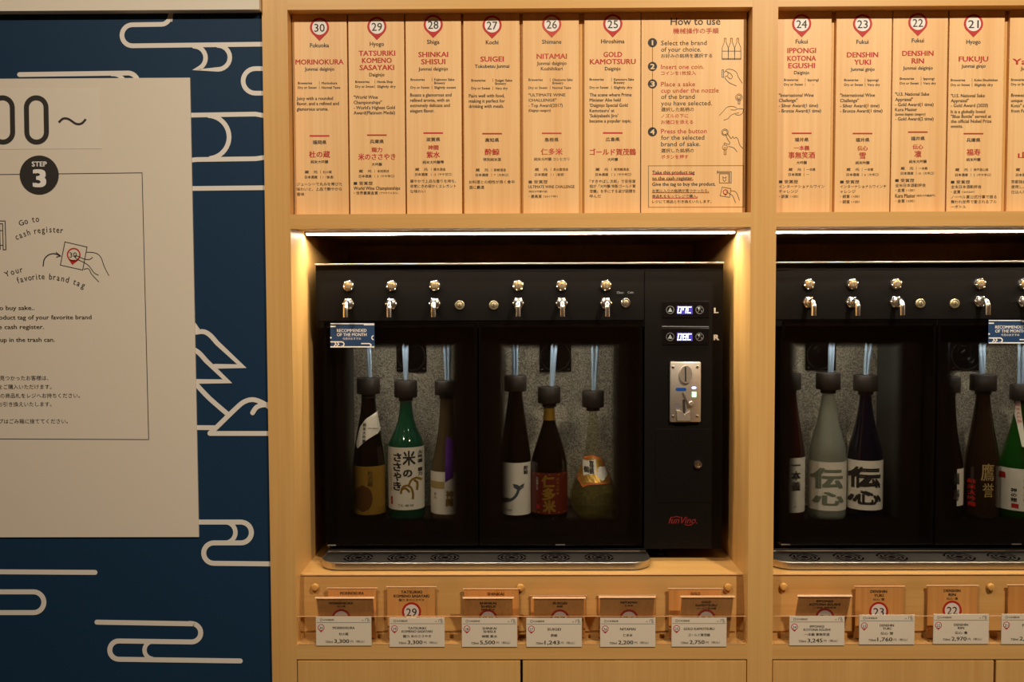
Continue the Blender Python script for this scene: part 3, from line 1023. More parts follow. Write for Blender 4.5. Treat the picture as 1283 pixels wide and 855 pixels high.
q([(85, 675), (112, 712), (122, 700), (134, 712), (146, 704), (160, 722), (170, 755), (192, 780)])
q([(95, 765), (130, 775), (153, 802)])
ic.ring(PP, 895 + 71 * k_, 40 + 772 * k_, 3.0, 3.4, 20)
q([(66, 768), (66, 820), (78, 820), (78, 768)], False, False)
K2 = 0.152


def q2(pts, cl=False, sm=False):
    pp = [(800 + a * K2, 140 + b_ * K2) for a, b_ in pts]
    ic.line(PP, smooth_line(pp, 4) if sm else pp, w_, closed=cl)


q2([(650, 486), (650, 512)])
q2([(650, 494), (765, 494), (765, 588), (752, 588), (752, 504), (650, 504)])
q2([(668, 512), (744, 512), (744, 588), (668, 588)], True)
q2([(694, 530), (700, 545), (718, 545), (724, 530), (720, 565), (709, 575), (698, 565)], True)
q2([(690, 622), (762, 634), (752, 706), (673, 694)], True)
q2([(762, 652), (800, 660), (818, 690), (833, 733)], sm=True)
q2([(722, 660), (745, 672), (775, 692), (790, 725), (802, 752)], sm=True)
put('printed_drawing', ic, INK, hp, kind='stuff', label='thin line drawings of bottles, hands and taps')
m2 = MB().ring(PP, 800 + 717 * K2, 140 + 662 * K2, 2.3, 3.3, 20)
m2.poly(PP, [(800 + 705 * K2, 140 + 678 * K2), (800 + 733 * K2, 140 + 678 * K2), (800 + 717 * K2, 140 + 694 * K2)])
put('red_pin_print', m2, RED, hp)

# ------------------------------------------------------------------ LED strips under the middle rails
YL = 0.105
for k in range(2):
    a, c = XC[k] + PW + 0.004, XC[k + 1] - 0.004
    st = thing('light_strip', ((a + c) / 2, YL, z_mid0 + 0.003), ('warm white light strip under the rail above the left dispenser', 'warm white light strip under the rail above the right dispenser')[k], 'light', 'light strips in the niches')
    put('channel', MB().box(a, c, YL - 0.009, YL + 0.009, z_mid0 - 0.0005, z_mid0 + 0.003), TRIM, st)
    put('rear_flange', MB().box(a, c, YL + 0.0048, YL + 0.0062, z_mid0 - 0.0044, z_mid0 - 0.0005), TRIM, st)  # baffle added to keep the strip's light off the niche back
    put('diffuser', MB().box(a + 0.002, c - 0.002, YL - 0.0045, YL + 0.0045, z_mid0 - 0.0028, z_mid0 - 0.0005), LEDE, st)
    put('lens', MB().add([(a + 0.002, YL - 0.0042, z_mid0 - 0.003), (a + 0.002, YL + 0.0042, z_mid0 - 0.003), (c - 0.002, YL + 0.0042, z_mid0 - 0.003), (c - 0.002, YL - 0.0042, z_mid0 - 0.003)], [(0, 1, 2, 3)]), LEDM, st)

# ------------------------------------------------------------------ the dispenser
YM = 0.13
sM = S(YM)
mx0, mx1 = W(398, 520, YM).x, W(905, 520, YM).x
mz1, mz0 = W(651, 329.5, YM).z, W(651, 688, YM).z
xcol = W(807.2, 520, YM).x
zp1, zp0 = W(651, 340.5, YM).z, W(651, 401.5, YM).z
dz1, dz0 = W(600, 403, YM).z, W(600, 684, YM).z
disp = thing('drink_dispenser', ((mx0 + mx1) / 2, 0.34, z_shelf), 'black six-tap bottle dispenser with coin slot column, in the left niche', 'dispenser', 'black bottle dispensers')
YBK = 0.36
chx = [(W(443, 520, YBK).x, W(588, 520, YBK).x), (W(624, 520, YBK).x, W(769.5, 520, YBK).x)]
zc1 = dz1 - 0.012
zc0 = Z(-0.4845)
yfr = 0.180
b_ = MB()
b_.box(mx0, mx1, YM + 0.003, 0.56, zc1, mz1 - 0.0005)                     # top block
b_.box(mx0, xcol, yfr, 0.56, mz0, zc0)                                    # bottom block
b_.box(mx0, chx[0][0], yfr, 0.56, zc0, zc1)
b_.box(chx[0][1], chx[1][0], yfr, 0.56, zc0, zc1)
b_.box(chx[1][1], xcol, yfr, 0.56, zc0, zc1)
b_.box(chx[0][0], chx[0][1], YBK + 0.002, 0.56, zc0, zc1)
b_.box(chx[1][0], chx[1][1], YBK + 0.002, 0.56, zc0, zc1)
put('body', b_, BLACK, disp)
put('top_trim', MB().box(mx0 - 0.001, mx1 + 0.001, YM - 0.004, YM + 0.003, mz1 - 0.004, mz1, bev=0.001), TRIM, disp, label='thin bright metal edge strip')
put('top_band', MB().box(mx0, mx1, YM, YM + 0.003, zp1 + 0.0008, mz1 - 0.004), BLACK, disp)
put('control_panel', MB().box(mx0, xcol - 0.0008, YM, YM + 0.003, zp0, zp1 - 0.0004), BLACK, disp)
put('service_column', MB().box(xcol + 0.0005, mx1, YM - 0.001, 0.56, mz0, zp1 - 0.0004), BLACK, disp)
for fx in (W(412, 600, YM).x, W(831.5, 600, YM).x):
    for fy in (0.175, 0.5):
        put('foot', MB().lathe((fx, fy, z_shelf), [(0.015, 0), (0.015, 0.008), (0.008, 0.012), (0.008, mz0 - z_shelf)], seg=20), BLACK, disp, smooth=True)
# chambers, doors, chamber lights, fans
doors_px = [(407.5, 598.3, 427, 577), (600.3, 805.0, 622, 781)]
for i in range(2):
    a, c = chx[i]
    put('chamber_back', MB().box(a, c, YBK, YBK + 0.002, zc0, zc1), EMBOSS, disp, label='embossed steel back panel')
    put('chamber_side', MB().box(a, a + 0.0015, yfr + 0.02, YBK, zc0, zc1), SIDEST, disp)
    put('chamber_side', MB().box(c - 0.0015, c, yfr + 0.02, YBK, zc0, zc1), SIDEST, disp)
    put('chamber_floor', MB().box(a + 0.0015, c - 0.0015, yfr + 0.02, YBK, zc0 - 0.001, zc0), BLACKG, disp)
    fx0, fx1, fz0, fz1 = R(*((497, 534.5), (676, 715.5))[i], 427, 465.8, YBK)
    fan = put('fan', MB().box(fx0, fx1, YBK - 0.006, YBK, fz0, fz1, bev=0.001), BLACKG, disp, label='square black fan with round grille')
    fcx, fcz, fr_ = (fx0 + fx1) / 2, (fz0 + fz1) / 2, (fx1 - fx0) / 2
    for rr in (0.93, 0.6, 0.3):
        put('grille_ring', MB().lathe((fcx, YBK - 0.006, fcz), [(fr_ * rr - 0.0006, 0), (fr_ * rr - 0.0006, 0.002), (fr_ * rr + 0.0006, 0.002), (fr_ * rr + 0.0006, 0)], axis='y', seg=36, cap=False), RUBBER if rr > 0.9 else BLACKG, fan)
    for sx in (-0.83, 0.83):
        for sz in (-0.83, 0.83):
            put('screw', MB().lathe((fcx + sx * fr_, YBK - 0.006, fcz + sz * fr_), [(0.0026, 0), (0.0026, 0.001), (0.001, 0.002)], axis='y', seg=12), CHROME, fan)
    lm = (a + c) / 2
    put('chamber_light', MB().box(lm - 0.07, lm + 0.07, 0.195, 0.205, zc1 - 0.006, zc1 - 0.002), LEDB, disp, label='cool white light bar')
    d0, d1, o0, o1 = doors_px[i]
    dx0, dx1 = W(d0, 540, YM).x, W(d1, 540, YM).x
    fw = 0.006
    dr = MB()
    dr.box(dx0, dx1, YM + 0.002, yfr - 0.001, dz1 - fw, dz1).box(dx0, dx1, YM + 0.002, yfr - 0.001, dz0, dz0 + fw)
    dr.box(dx0, dx0 + fw, YM + 0.002, yfr - 0.001, dz0 + fw, dz1 - fw).box(dx1 - fw, dx1, YM + 0.002, yfr - 0.001, dz0 + fw, dz1 - fw)
    door = put('glass_door', dr, BLACKG, disp)
    put('outer_glass', MB().box(dx0 + 0.0004, dx1 - 0.0004, YM - 0.001, YM + 0.002, dz0 + 0.0004, dz1 - 0.0004), GLASS, door, label='dark tinted reflective glass')
    ox0, ox1, oz0, oz1 = R(o0, o1, 428.5, 657, yfr)
    fr = frit('printed_glass_%d' % (i + 1), (ox1 - ox0) / 2, (oz1 - oz0) / 2, 0.030)
    pane = put('inner_glass', MB().box(dx0 + fw, dx1 - fw, yfr - 0.003, yfr - 0.0015, dz0 + fw, dz1 - fw), fr, None)
    cxo, czo = (ox0 + ox1) / 2, (oz0 + oz1) / 2
    me = pane.data
    for v in me.vertices:
        v.co = Vector((v.co.x - cxo, v.co.y - yfr, v.co.z - czo))
    pane.parent = door
    pane.location = Vector((cxo, yfr, czo)) - Vector(disp['_o'])
    pane['label'] = 'inner glass with black printed border'
    # small catch light clips on door edges
    for px_, py_, wpx in ((((415.5, 683.5, 5.5), (514, 683.5, 8))[0]), ((702, 683.0, 6))) [i:i + 1]:
        hx = W(px_, py_, YM - 0.002)
        put('door_clip', MB().box(hx.x - wpx * sM, hx.x + wpx * sM, YM - 0.0025, YM + 0.001, hx.z - 0.0008, hx.z + 0.0008), TRIM, door)
# push buttons and taps
bpx = [(437, 358.6), (491, 358.4), (545, 358.2), (649, 358), (703.6, 358), (759, 358)]
tpx = [(437, 381), (490.5, 381), (545, 380.6), (649.3, 380), (703.7, 380), (759, 380)]
for (a, c) in bpx:
    p = W(a, c, YM)
    o = put('push_button', MB().lathe((p.x, YM, p.z), [(0.0118, 0), (0.0118, 0.003), (0.0108, 0.006), (0.0088, 0.0065), (0.0088, 0.005)], axis='y', seg=24), CHROME, disp, smooth=True)
    put('button_cap', MB().lathe((p.x, YM, p.z), [(0.0086, 0.004), (0.0083, 0.0075), (0.006, 0.009), (0, 0.0092)], axis='y', seg=20), BRASS, o, smooth=True)
    bars = MB()
    for dx in (-0.003, 0, 0.003):
        bars.box(p.x + dx - 0.0006, p.x + dx + 0.0006, YM - 0.0098, YM - 0.008, p.z - 0.0045, p.z + 0.0045)
    put('button_mark', bars, NICK, o)
    for t in range(6):
        an = math.radians(60 * t + 15)
        q_ = (p.x + 0.0098 * math.cos(an), YM - 0.0045, p.z + 0.0098 * math.sin(an))
        put('stud', MB().lathe(q_, [(0.0016, 0), (0.0016, 0.003), (0.0006, 0.004)], axis='y', seg=8), CHROME, o, smooth=True)
for (a, c) in tpx:
    p = W(a, c, YM)
    hub = MB().lathe((p.x, YM, p.z), [(0.0125, 0), (0.0125, 0.004), (0.0098, 0.005)], axis='y', seg=6)
    hub.lathe((p.x, YM, p.z), [(0.0098, 0.004), (0.0092, 0.009), (0.0065, 0.010), (0.0065, 0.014), (0.005, 0.015)], axis='y', seg=24)
    o = put('tap', hub, CHROME, disp, smooth=True)
    pts = [(p.x, YM - 0.008, p.z + 0.001), (p.x, YM - 0.022, p.z + 0.0025)]
    for t in range(1, 8):
        an = math.radians(90 * t / 7)
        pts.append((p.x, YM - 0.022 - 0.014 * math.sin(an), p.z + 0.0025 - 0.014 * (1 - math.cos(an))))
    pts.append((p.x, YM - 0.0362, p.z - 0.0275))
    put('spout', MB().tube(pts, 0.0054, 14), CHROME, o, smooth=True)
    for t in range(6):
        an = math.radians(60 * t)
        q_ = (p.x + 0.0105 * math.cos(an), YM - 0.0045, p.z + 0.0105 * math.sin(an))
        put('stud', MB().lathe(q_, [(0.0018, 0), (0.0018, 0.003), (0.0006, 0.004)], axis='y', seg=8), CHROME, o, smooth=True)
for (a, c, key) in ((576, 382.5, 0), (618.6, 382.5, 0), (784, 379.5, 1)):
    p = W(a, c, YM)
    o = put('key_lock' if key else 'lock', MB().lathe((p.x, YM, p.z), [(0.0098, 0), (0.0098, 0.003), (0.0085, 0.0045), (0.0068, 0.0045), (0.0066, 0.003)], axis='y', seg=28), CHROME if key else LOCKM, disp, smooth=True)
    put('lock_core', MB().lathe((p.x, YM, p.z), [(0.0064, 0.002), (0.0062, 0.004), (0.003, 0.0055), (0, 0.0055)], axis='y', seg=20), LOCKM, o, smooth=True)
    put('key_slot', MB().box(p.x - 0.0006, p.x + 0.0006, YM - 0.0058, YM - 0.005, p.z - 0.0035, p.z + 0.0035), RUBBER, o)
PM = plY(YM - 0.001, eps=0.0003)
lb = Batch('lettering', disp, GREYL, PM)
lb.t('Clean', 777, 366.6, 2.6, 8.2)
lb.t('Coin', 790, 366.4, 2.6, 7)
lw = Batch('letter_marks', disp, WHITE, PM, label='white capital letters L and R')
lw.t('L', 897.3, 389, 6.6, 4.6, bold=0.035)
lw.t('R', 897.6, 422.8, 6.9, 6, bold=0.035)
# displays
YD = YM - 0.003
for k, yc in enumerate((388.3, 422)):
    x0, x1, z0, z1 = R(829.5, 888.5, yc - 10.5, yc + 10, YM)
    o = put('display_unit', MB().box(x0, x1, YD, YM - 0.001, z0, z1, bev=0.0005), BLACKG, disp)
    pd = plY(YD, eps=0.0003)
    put('screen', MB().poly(pd, [(848, yc - 5), (867.5, yc - 5), (867.8, yc + 5.6), (848, yc + 5.6)]), SCREEN, o)
    pe = plY(YD, eps=0.0007)
    seg = MB()
    def sg(cx, on):
        h_, ww, sl = 3.6, 1.9, 0.12
        P_ = {'a': ((-ww, -h_), (ww, -h_)), 'g': ((-ww, 0), (ww, 0)), 'd': ((-ww, h_), (ww, h_)), 'f': ((-ww, -h_), (-ww, 0)), 'b': ((ww, -h_), (ww, 0)), 'e': ((-ww, 0), (-ww, h_)), 'c': ((ww, 0), (ww, h_))}
        for s2 in on:
            (xa, ya), (xb, yb) = P_[s2]
            seg.line(pe, [(cx + xa - ya * sl, yc + 0.3 + ya), (cx + xb - yb * sl, yc + 0.3 + yb)], 1.05, caps=True)
    sg(851.6, 'abcdef')
    sg(857.8, 'abcf' if k == 0 else 'abcdefg')
    sg(863.8, 'adef')
    put('digits', seg, DIGIT, o)
    icn = MB().ring(pd, 839.7, yc + 0.2, 4.3, 5.2, 28).ring(pd, 876.6, yc + 0.2, 4.3, 5.2, 28)
    icn.line(pd, [(873.6, yc + 3.6), (879.6, yc - 3.4)], 0.7).line(pd, [(878.6, yc + 0.5), (879.4, yc + 3)], 1.2)
    put('icon_ring', icn, RINGIC, o)
    put('icon_mark', MB().poly(pd, [(836.8, yc + 2.6), (839.7, yc - 2.8), (842.6, yc + 2.6)]).poly(pd, [(873.8, yc - 3), (877.5, yc - 3.3), (875.6, yc + 0.4)]), GREYIC, o)
put('divider_line', MB().line(plY(YM - 0.001, eps=0.0006), [(829.5, 409.2), (888, 409.6)], 1.0), GREYL, disp)
# coin acceptor
x0, x1, z0, z1 = R(838.8, 877.2, 453, 528.6, YM)
YQ = YM - 0.011
co = put('coin_acceptor', MB().box(x0, x1, YQ, YM - 0.001, z0, z1, bev=0.003), NICK, disp, smooth=True, label='nickel plated coin mechanism plate')
pq = plY(YQ, eps=0.0006)
c_ = W(859, 469.3, YQ)
put('coin_oval', MB().prism([(c_.x + 0.0128 * math.cos(math.radians(t)), c_.z + 0.0185 * math.sin(math.radians(t))) for t in range(0, 360, 12)], YQ - 0.006, YQ), NICK, co, smooth=True)
put('coin_slot', MB().poly(plY(YQ - 0.006), [(858.0, 460), (859.8, 460), (860.0, 478.5), (858.2, 478.5)]), RUBBER, co)
put('blue_badge', MB().line(pq, [(848.5, 488.2), (858, 488.2)], 4.0, caps=True), mat('blue_enamel', srgb(20, 80, 170), 0.3), co)
put('round_mark', MB().ring(pq, 848.3, 509.3, 3.0, 3.6, 20, ).disc(pq, 848.3, 509.3, 0.9), mat('grey_blue', srgb(110, 115, 150), 0.5), co)
lev = [W(855.5, 491, YQ), W(868, 502, YQ), W(867.5, 508.5, YQ), W(863.5, 508.8, YQ)]
put('return_lever', MB().prism([(v.x, v.z) for v in reversed(lev)], YQ - 0.006, YQ - 0.001), NICK, co)
lv = W(865.2, 505.3, YQ)
put('lever_pivot', MB().lathe((lv.x, YQ, lv.z), [(0.005, 0), (0.005, 0.008), (0.004, 0.009)], axis='y', seg=20), NICK, co, smooth=True)
put('return_slot', MB().poly(pq, [(855.3, 501), (858, 501), (859, 518.8), (855.6, 518)]), RUBBER, co)
cup = [W(847.5, 514.5, YQ), W(852, 515.5, YQ), W(858, 520, YQ), W(864.5, 515, YQ), W(864.5, 527, YQ), W(848.5, 527, YQ)]
put('return_cup', MB().prism([(v.x, v.z) for v in reversed(cup)], YQ - 0.005, YQ), NICK, co)
for a, c in ((843.2, 460.2), (874, 459.8), (843.2, 522), (873.8, 521.7)):
    v = W(a, c, YQ)
    put('screw', MB().lathe((v.x, YQ, v.z), [(0.0032, 0), (0.0028, 0.0015), (0.0008, 0.0022)], axis='y', seg=14), CHROME, co, smooth=True)
put('status_light', MB().disc(pq, 869.5, 486.2, 3.0, 16, 1.8), mat('blue_lamp', (1, 1, 1, 1), emit=srgb(120, 150, 255), es=2.2), co)
put('coin_counter', MB().poly(pq, [(866.8, 491), (872.6, 491), (872.6, 498), (866.8, 498)]), mat('green_lamp', (1, 1, 1, 1), emit=srgb(60, 205, 130), es=1.3), co)
Batch('digit', co, DIGIT, plY(YQ, eps=0.0012)).t('0', 869.8, 494.6, 4.6, 3, bold=0.01)
# coin box door below
x0, x1, z0, z1 = R(821.3, 892.3, 537.6, 629.5, YM)
cb = put('coin_box_door', MB().box(x0, x1, YM - 0.0022, YM - 0.001, z0, z1, bev=0.0004), BLACK, disp)
p = W(874, 582, YM)
lk = put('lock', MB().lathe((p.x, YM - 0.002, p.z), [(0.0092, 0), (0.0092, 0.003), (0.008, 0.006), (0.005, 0.006), (0.0045, 0.0045), (0, 0.0045)], axis='y', seg=28), CHROME, cb, smooth=True)
put('lock_mark', MB().box(p.x - 0.0008, p.x + 0.0008, YM - 0.0085, YM - 0.0065, p.z - 0.004, p.z + 0.004), BRASS, cb)
rl = Batch('logo', disp, mat('logo_red', srgb(120, 14, 12), 0.6), PM, label='dark red script word')
rl.t('funVino.', 855.5, 651.8, 7.8, 35.5, bold=0.008, shear=0.35)
rl.mb.line(PM, smooth_line([(843.5, 648.6), (848, 647.6), (852, 649)], 4), 1.0)
rl.mb.line(PM, smooth_line([(857.5, 657.3), (863, 658.6), (868, 657)], 4), 1.0)
DXM = 0.9615
disp2 = dup(disp, (DXM, 0, 0), 'black multi-tap bottle dispenser in the right niche, cut off by the photo edge')

# ------------------------------------------------------------------ drip trays
zt = z_shelf + 0.017
tx0, tx1 = W(399.5, 712, 0.07).x, W(817, 712, 0.07).x
ty0, ty1 = 0.060, 0.150


def outline(x0, x1, y0, y1, r, n=8):
    pts = [(x0, y1)]
    pts += [(x0 + r - r * math.cos(math.radians(90 * i / n)), y0 + r - r * math.sin(math.radians(90 * i / n))) for i in range(n + 1)]
    pts += [(x1 - r + r * math.sin(math.radians(90 * i / n)), y0 + r - r * math.cos(math.radians(90 * i / n))) for i in range(n + 1)]
    pts.append((x1, y1))
    return pts


def loft(rings, capb=True, capt=True):
    mb = MB()
    n = len(rings[0][0])
    vs, fs = [], []
    for pts, z in rings:
        vs += [(x, y, z) for x, y in pts]
    for j in range(len(rings) - 1):
        for i in range(n):
            k = (i + 1) % n
            fs.append((j * n + i, j * n + k, (j + 1) * n + k, (j + 1) * n + i))
    if capt:
        fs.append(tuple(range((len(rings) - 1) * n, len(rings) * n)))
    if capb:
        fs.append(tuple(reversed(range(n))))
    return mb.add(vs, fs)


tray = thing('drip_tray', ((tx0 + tx1) / 2, 0.1, z_shelf), 'stainless steel drip tray with six slotted drain circles, under the left dispenser', 'tray', 'steel drip trays')
r1 = outline(tx0, tx1, ty0, ty1, 0.045)
r1b = outline(tx0 + 0.0012, tx1 - 0.0012, ty0 + 0.0012, ty1, 0.044)
r2 = outline(tx0 + 0.003, tx1 - 0.003, ty0 + 0.003, ty1 - 0.002, 0.042)
r0 = outline(tx0 + 0.005, tx1 - 0.005, ty0 + 0.005, ty1, 0.041)
put('base_pad', loft([(r0, z_shelf + 0.0002), (r0, z_shelf + 0.0026)]), DARKGAP, tray)  # near-black inset slab, put in for the drop shadow line under the tray
put('tray_body', loft([(r1, z_shelf + 0.0026), (r1, zt - 0.001), (r1b, zt), (r2, zt), (r2, zt - 0.0015)]), STEEL, tray)
put('rear_lip', MB().box(tx0 + 0.001, tx1 - 0.001, ty1, ty1 + 0.004, z_shelf, zt + 0.004), BLACKG, tray)  # coloured black for the dark reflection along the back of the steel
zs_ = zt - 0.0012
dcx = [W(v, 706, 0.1).x for v in (448.8, 503.3, 557.5, 641.2, 696, 750.6)]
for cx in dcx:
    dm = MB()
    cy = 0.103
    def rr(r0, r1_, a0, a1, n=10):
        vs, fs = [], []
        for i in range(n + 1):
            t = math.radians(a0 + (a1 - a0) * i / n)
            vs += [(cx + r0 * math.cos(t), cy + r0 * math.sin(t), zs_), (cx + r1_ * math.cos(t), cy + r1_ * math.sin(t), zs_)]
        for i in range(n):
            fs.append((2 * i, 2 * i + 1, 2 * i + 3, 2 * i + 2))
        dm.add(vs, fs)
    for ri, (ra, rb_) in enumerate(((0.0268, 0.031), (0.0192, 0.0234), (0.0118, 0.0158))):
        for t in range(4):
            rr(ra, rb_, 90 * t + 8 + 45 * (ri % 2), 90 * t + 82 + 45 * (ri % 2))
    rr(0.0, 0.0075, 0, 360, 20)
    put('drain_slots', dm, DARKGAP, tray)
dup(tray, (W(971.5, 712, 0.07).x - W(403, 712, 0.07).x, 0, 0), 'stainless steel drip tray with slotted drain circles, under the right dispenser')

# ------------------------------------------------------------------ bottles
YBT = 0.25
sB = S(YBT)
G_DARK = mat('dark_brown_glass', (0.006, 0.0035, 0.0025, 1), 0.08, coat=0.3)
G_NAVY = mat('navy_glass', (0.003, 0.0035, 0.012, 1), 0.08, coat=0.5)
G_GREEN = glassy('green_glass', (0.10, 0.50, 0.34, 1), 0.06, 1.5, diff=srgb(40, 120, 92), dk=0.45)
G_GREEN2 = glassy('bright_green_glass', (0.12, 0.55, 0.12, 1), 0.05, 1.5, diff=srgb(40, 120, 40), dk=0.4)
G_FROST = glassy('frosted_glass', (0.75, 0.78, 0.74, 1), 0.3, 1.35, diff=srgb(205, 210, 196), dk=0.55)
G_SMOKE = glassy('smoked_amber_glass', (0.30, 0.22, 0.14, 1), 0.15, 1.4, diff=srgb(140, 120, 92), dk=0.55)
G_CLEAR = glassy('pale_yellow_glass', (0.95, 0.94, 0.84, 1), 0.03, 1.5, diff=srgb(190, 184, 140), dk=0.09)
GOLDL = mat('gold_label', srgb(176, 138, 58), 0.35, 0.5)
REDL = mat('crimson_label', srgb(100, 28, 17), 0.45)
PURP = mat('purple_ribbon', srgb(96, 36, 150), 0.5)
BEIGE = mat('beige_band', srgb(178, 152, 100), 0.5)
GRYP = mat('grey_green_print', srgb(120, 128, 112), 0.6)
ORNG = mat('orange_edge', srgb(206, 104, 40), 0.5)

SHOULDER = 28


def bottle(label, cx, ybase, prof, glass, stop, tubes, dX=0.0):
    """prof: (y px, half width px) from base up; stop: (y top, y bottom, x centre)"""
    x = W(cx, 560, YBT).x
    z0 = zc0
    o = thing('sake_bottle', (x, YBT, z0), label, 'bottle', 'sake bottles in the dispensers')
    pr = []
    zb = W(cx, ybase, YBT).z
    for (yp, hw) in prof:
        z = W(cx, yp, YBT).z - zb
        pr.append((hw * sB, z))
    # smooth the profile
    sm = []
    n = len(pr)
    for i in range(n - 1):
        a, b2, c, d = pr[max(i - 1, 0)], pr[i], pr[i + 1], pr[min(i + 2, n - 1)]
        for j in range(4):
            t = j / 4
            rr_ = 0.5 * (2 * b2[0] + (c[0] - a[0]) * t + (2 * a[0] - 5 * b2[0] + 4 * c[0] - d[0]) * t * t + (3 * b2[0] - a[0] - 3 * c[0] + d[0]) * t ** 3)
            hh = b2[1] + (c[1] - b2[1]) * t
            lo, hi = min(b2[0], c[0]), max(b2[0], c[0])
            sm.append((min(max(rr_, lo), hi), hh))
    sm.append(pr[-1])
    put('glass_body', MB().lathe((x, YBT, z0), [(sm[0][0] * 0.9, 0.0), (sm[0][0], 0.002)] + [s for s in sm if s[1] > 0.003], seg=36), glass, o, smooth=True)
    o['_prof'] = [v for s in sm for v in s]
    yt, yb = stop[0], stop[1]
    zt_, zb_ = z0 + W(cx, yt, YBT).z - zb, z0 + W(cx, yb, YBT).z - zb
    r = (stop[2] if len(stop) > 2 else 14.5) * sB
    put('stopper', MB().lathe((x, YBT, 0), [(r * 0.62, zb_ - 0.008), (r * 0.62, zb_), (r * 0.96, zb_ + 0.0005), (r, zb_ + 0.002), (r, zt_ - 0.002), (r * 0.94, zt_), (r * 0.5, zt_ + 0.001)], seg=28), RUBBER, o, smooth=True)
    for (xt, xb_) in tubes:
        pt = W(xt, 424, YBT)
        xw = W(xb_, 424, YBT).x
        put('tube', MB().tube([(xw, YBT, zt_ - 0.003), (xw * 0.55 + pt.x * 0.45, YBT - 0.002, zt_ + 0.45 * (zc1 - zt_)), (pt.x, YBT - 0.006, zc1 - 0.004)], 2.0 * sB, 10), TUBE, o, smooth=True)
    return o


def rad_at(o, z):
    """glass radius at world height z"""
    pr = list(o['_prof'])
    h = z - o['_o'][2]
    pts = [(pr[i + 1], pr[i]) for i in range(0, len(pr), 2)]
    if h <= pts[0][0]:
        return pts[0][1]
    for (h0, r0), (h1, r1_) in zip(pts, pts[1:]):
        if h0 <= h <= h1:
            return r0 + (r1_ - r0) * (h - h0) / max(h1 - h0, 1e-6)
    return pts[-1][1]


def wrap(o, extra):
    cx = o['_o'][0]
    def f(v):
        r = rad_at(o, v.z) + extra
        # follow the line of sight onto the round glass
        dx = max(-0.985, min(0.985, (v.x - cx) / r))
        return Vector((cx + r * dx, YBT - r * math.sqrt(1 - dx * dx), v.z))
    return f


def bpl(o, extra=0.0008):
    return Pl((0, YBT, 0), eps=0.03, warp=wrap(o, extra))


def label(o, y0, y1, m, name='label', a0=-88, a1=88, extra=0.0005, n=26):
    """label sleeve between two pixel heights; angles from the front"""
    x = o['_o'][0]
    z1, z0 = bpl(o).at(651, y0).z, bpl(o).at(651, y1).z
    prof = []
    k = 6
    for i in range(k + 1):
        z = z0 + (z1 - z0) * i / k
        prof.append((rad_at(o, z) + extra, z))
    return put(name, MB().lathe((x, YBT, 0), prof, seg=n, a0=math.radians(270 + a0), a1=math.radians(270 + a1)), m, o, smooth=True)


def strip(o, name, m, pts, extra=0.001):
    """flat shape wrapped on the bottle, subdivided so that it follows the glass"""
    pl = bpl(o, extra)
    ys = [p[1] for p in pts]
    ya, yb = min(ys), max(ys)
    rows, colsn = 10, 10
    vs, fs = [], []

    def span(y):
        xs = []
        n = len(pts)
        for i in range(n):
            (xa, y_a), (xb, y_b) = pts[i], pts[(i + 1) % n]
            if (y_a - y) * (y_b - y) <= 0 and abs(y_a - y_b) > 1e-6:
                xs.append(xa + (xb - xa) * (y - y_a) / (y_b - y_a))
        return (min(xs), max(xs)) if xs else (pts[0][0], pts[0][0])
    for i in range(rows + 1):
        y = ya + (yb - ya) * (i / rows) * 0.9998 + 0.0001 * (yb - ya)
        xa, xb = span(y)
        for j in range(colsn + 1):
            vs.append(pl.out(pl.at(xa + (xb - xa) * j / colsn, y)))
    for i in range(rows):
        for j in range(colsn):
            q_ = i * (colsn + 1) + j
            fs.append((q_, q_ + colsn + 1, q_ + colsn + 2, q_ + 1))
    return put(name, MB().add(vs, fs), m, o)


P720 = lambda hw, top, neck: [(649, hw * .96), (646, hw), (585, hw), (575, hw * .98), (562, hw * .88), (547, hw * .72), (530, hw * .57), (514, hw * .46), (top + 4, neck), (top, neck)]
# left chamber of the left dispenser
b30 = bottle('dark bottle with gold label and tilted white neck tag, leftmost in the left dispenser', 462.4, 649.5,
             [(649, 19.6), (646, 20.3), (585, 20.3), (575, 19.8), (560, 17.8), (545, 15.2), (530, 12.4), (515, 10), (500, 8.8), (495, 8.6)], G_DARK, (475, 495, 14.5), [(459.5, 462.5), (463.5, 463.5)])
label(b30, 584, 644.5, GOLDL, 'gold_label')
strip(b30, 'neck_tag', LABELW, [(478.5, 541), (472, 517), (458, 525), (450, 536), (445, 556), (447.5, 562.5), (460, 551)], 0.0025)
Batch('lettering', b30, INK, bpl(b30, 0.0012)).col('杜の蔵', 464.5, 593, 6.5, 6.5, bold=0.01)
bb = Batch('tag_lettering', b30, INK, bpl(b30, 0.0032))
bb.col('純米大吟醸', 456.3, 533, 4.2, 5.0, bold=0.02)
bb.t('JUNMAI DAIGINJO', 466.5, 537.5, 1.8, 12, rot=-5)
strip(b30, 'label_disc', mat('bronze_print', srgb(96, 62, 30), 0.4, 0.3), [(455 + 12.5 * math.cos(t * math.pi / 12), 624.5 + 17 * math.sin(t * math.pi / 12)) for t in range(24)], 0.0009)

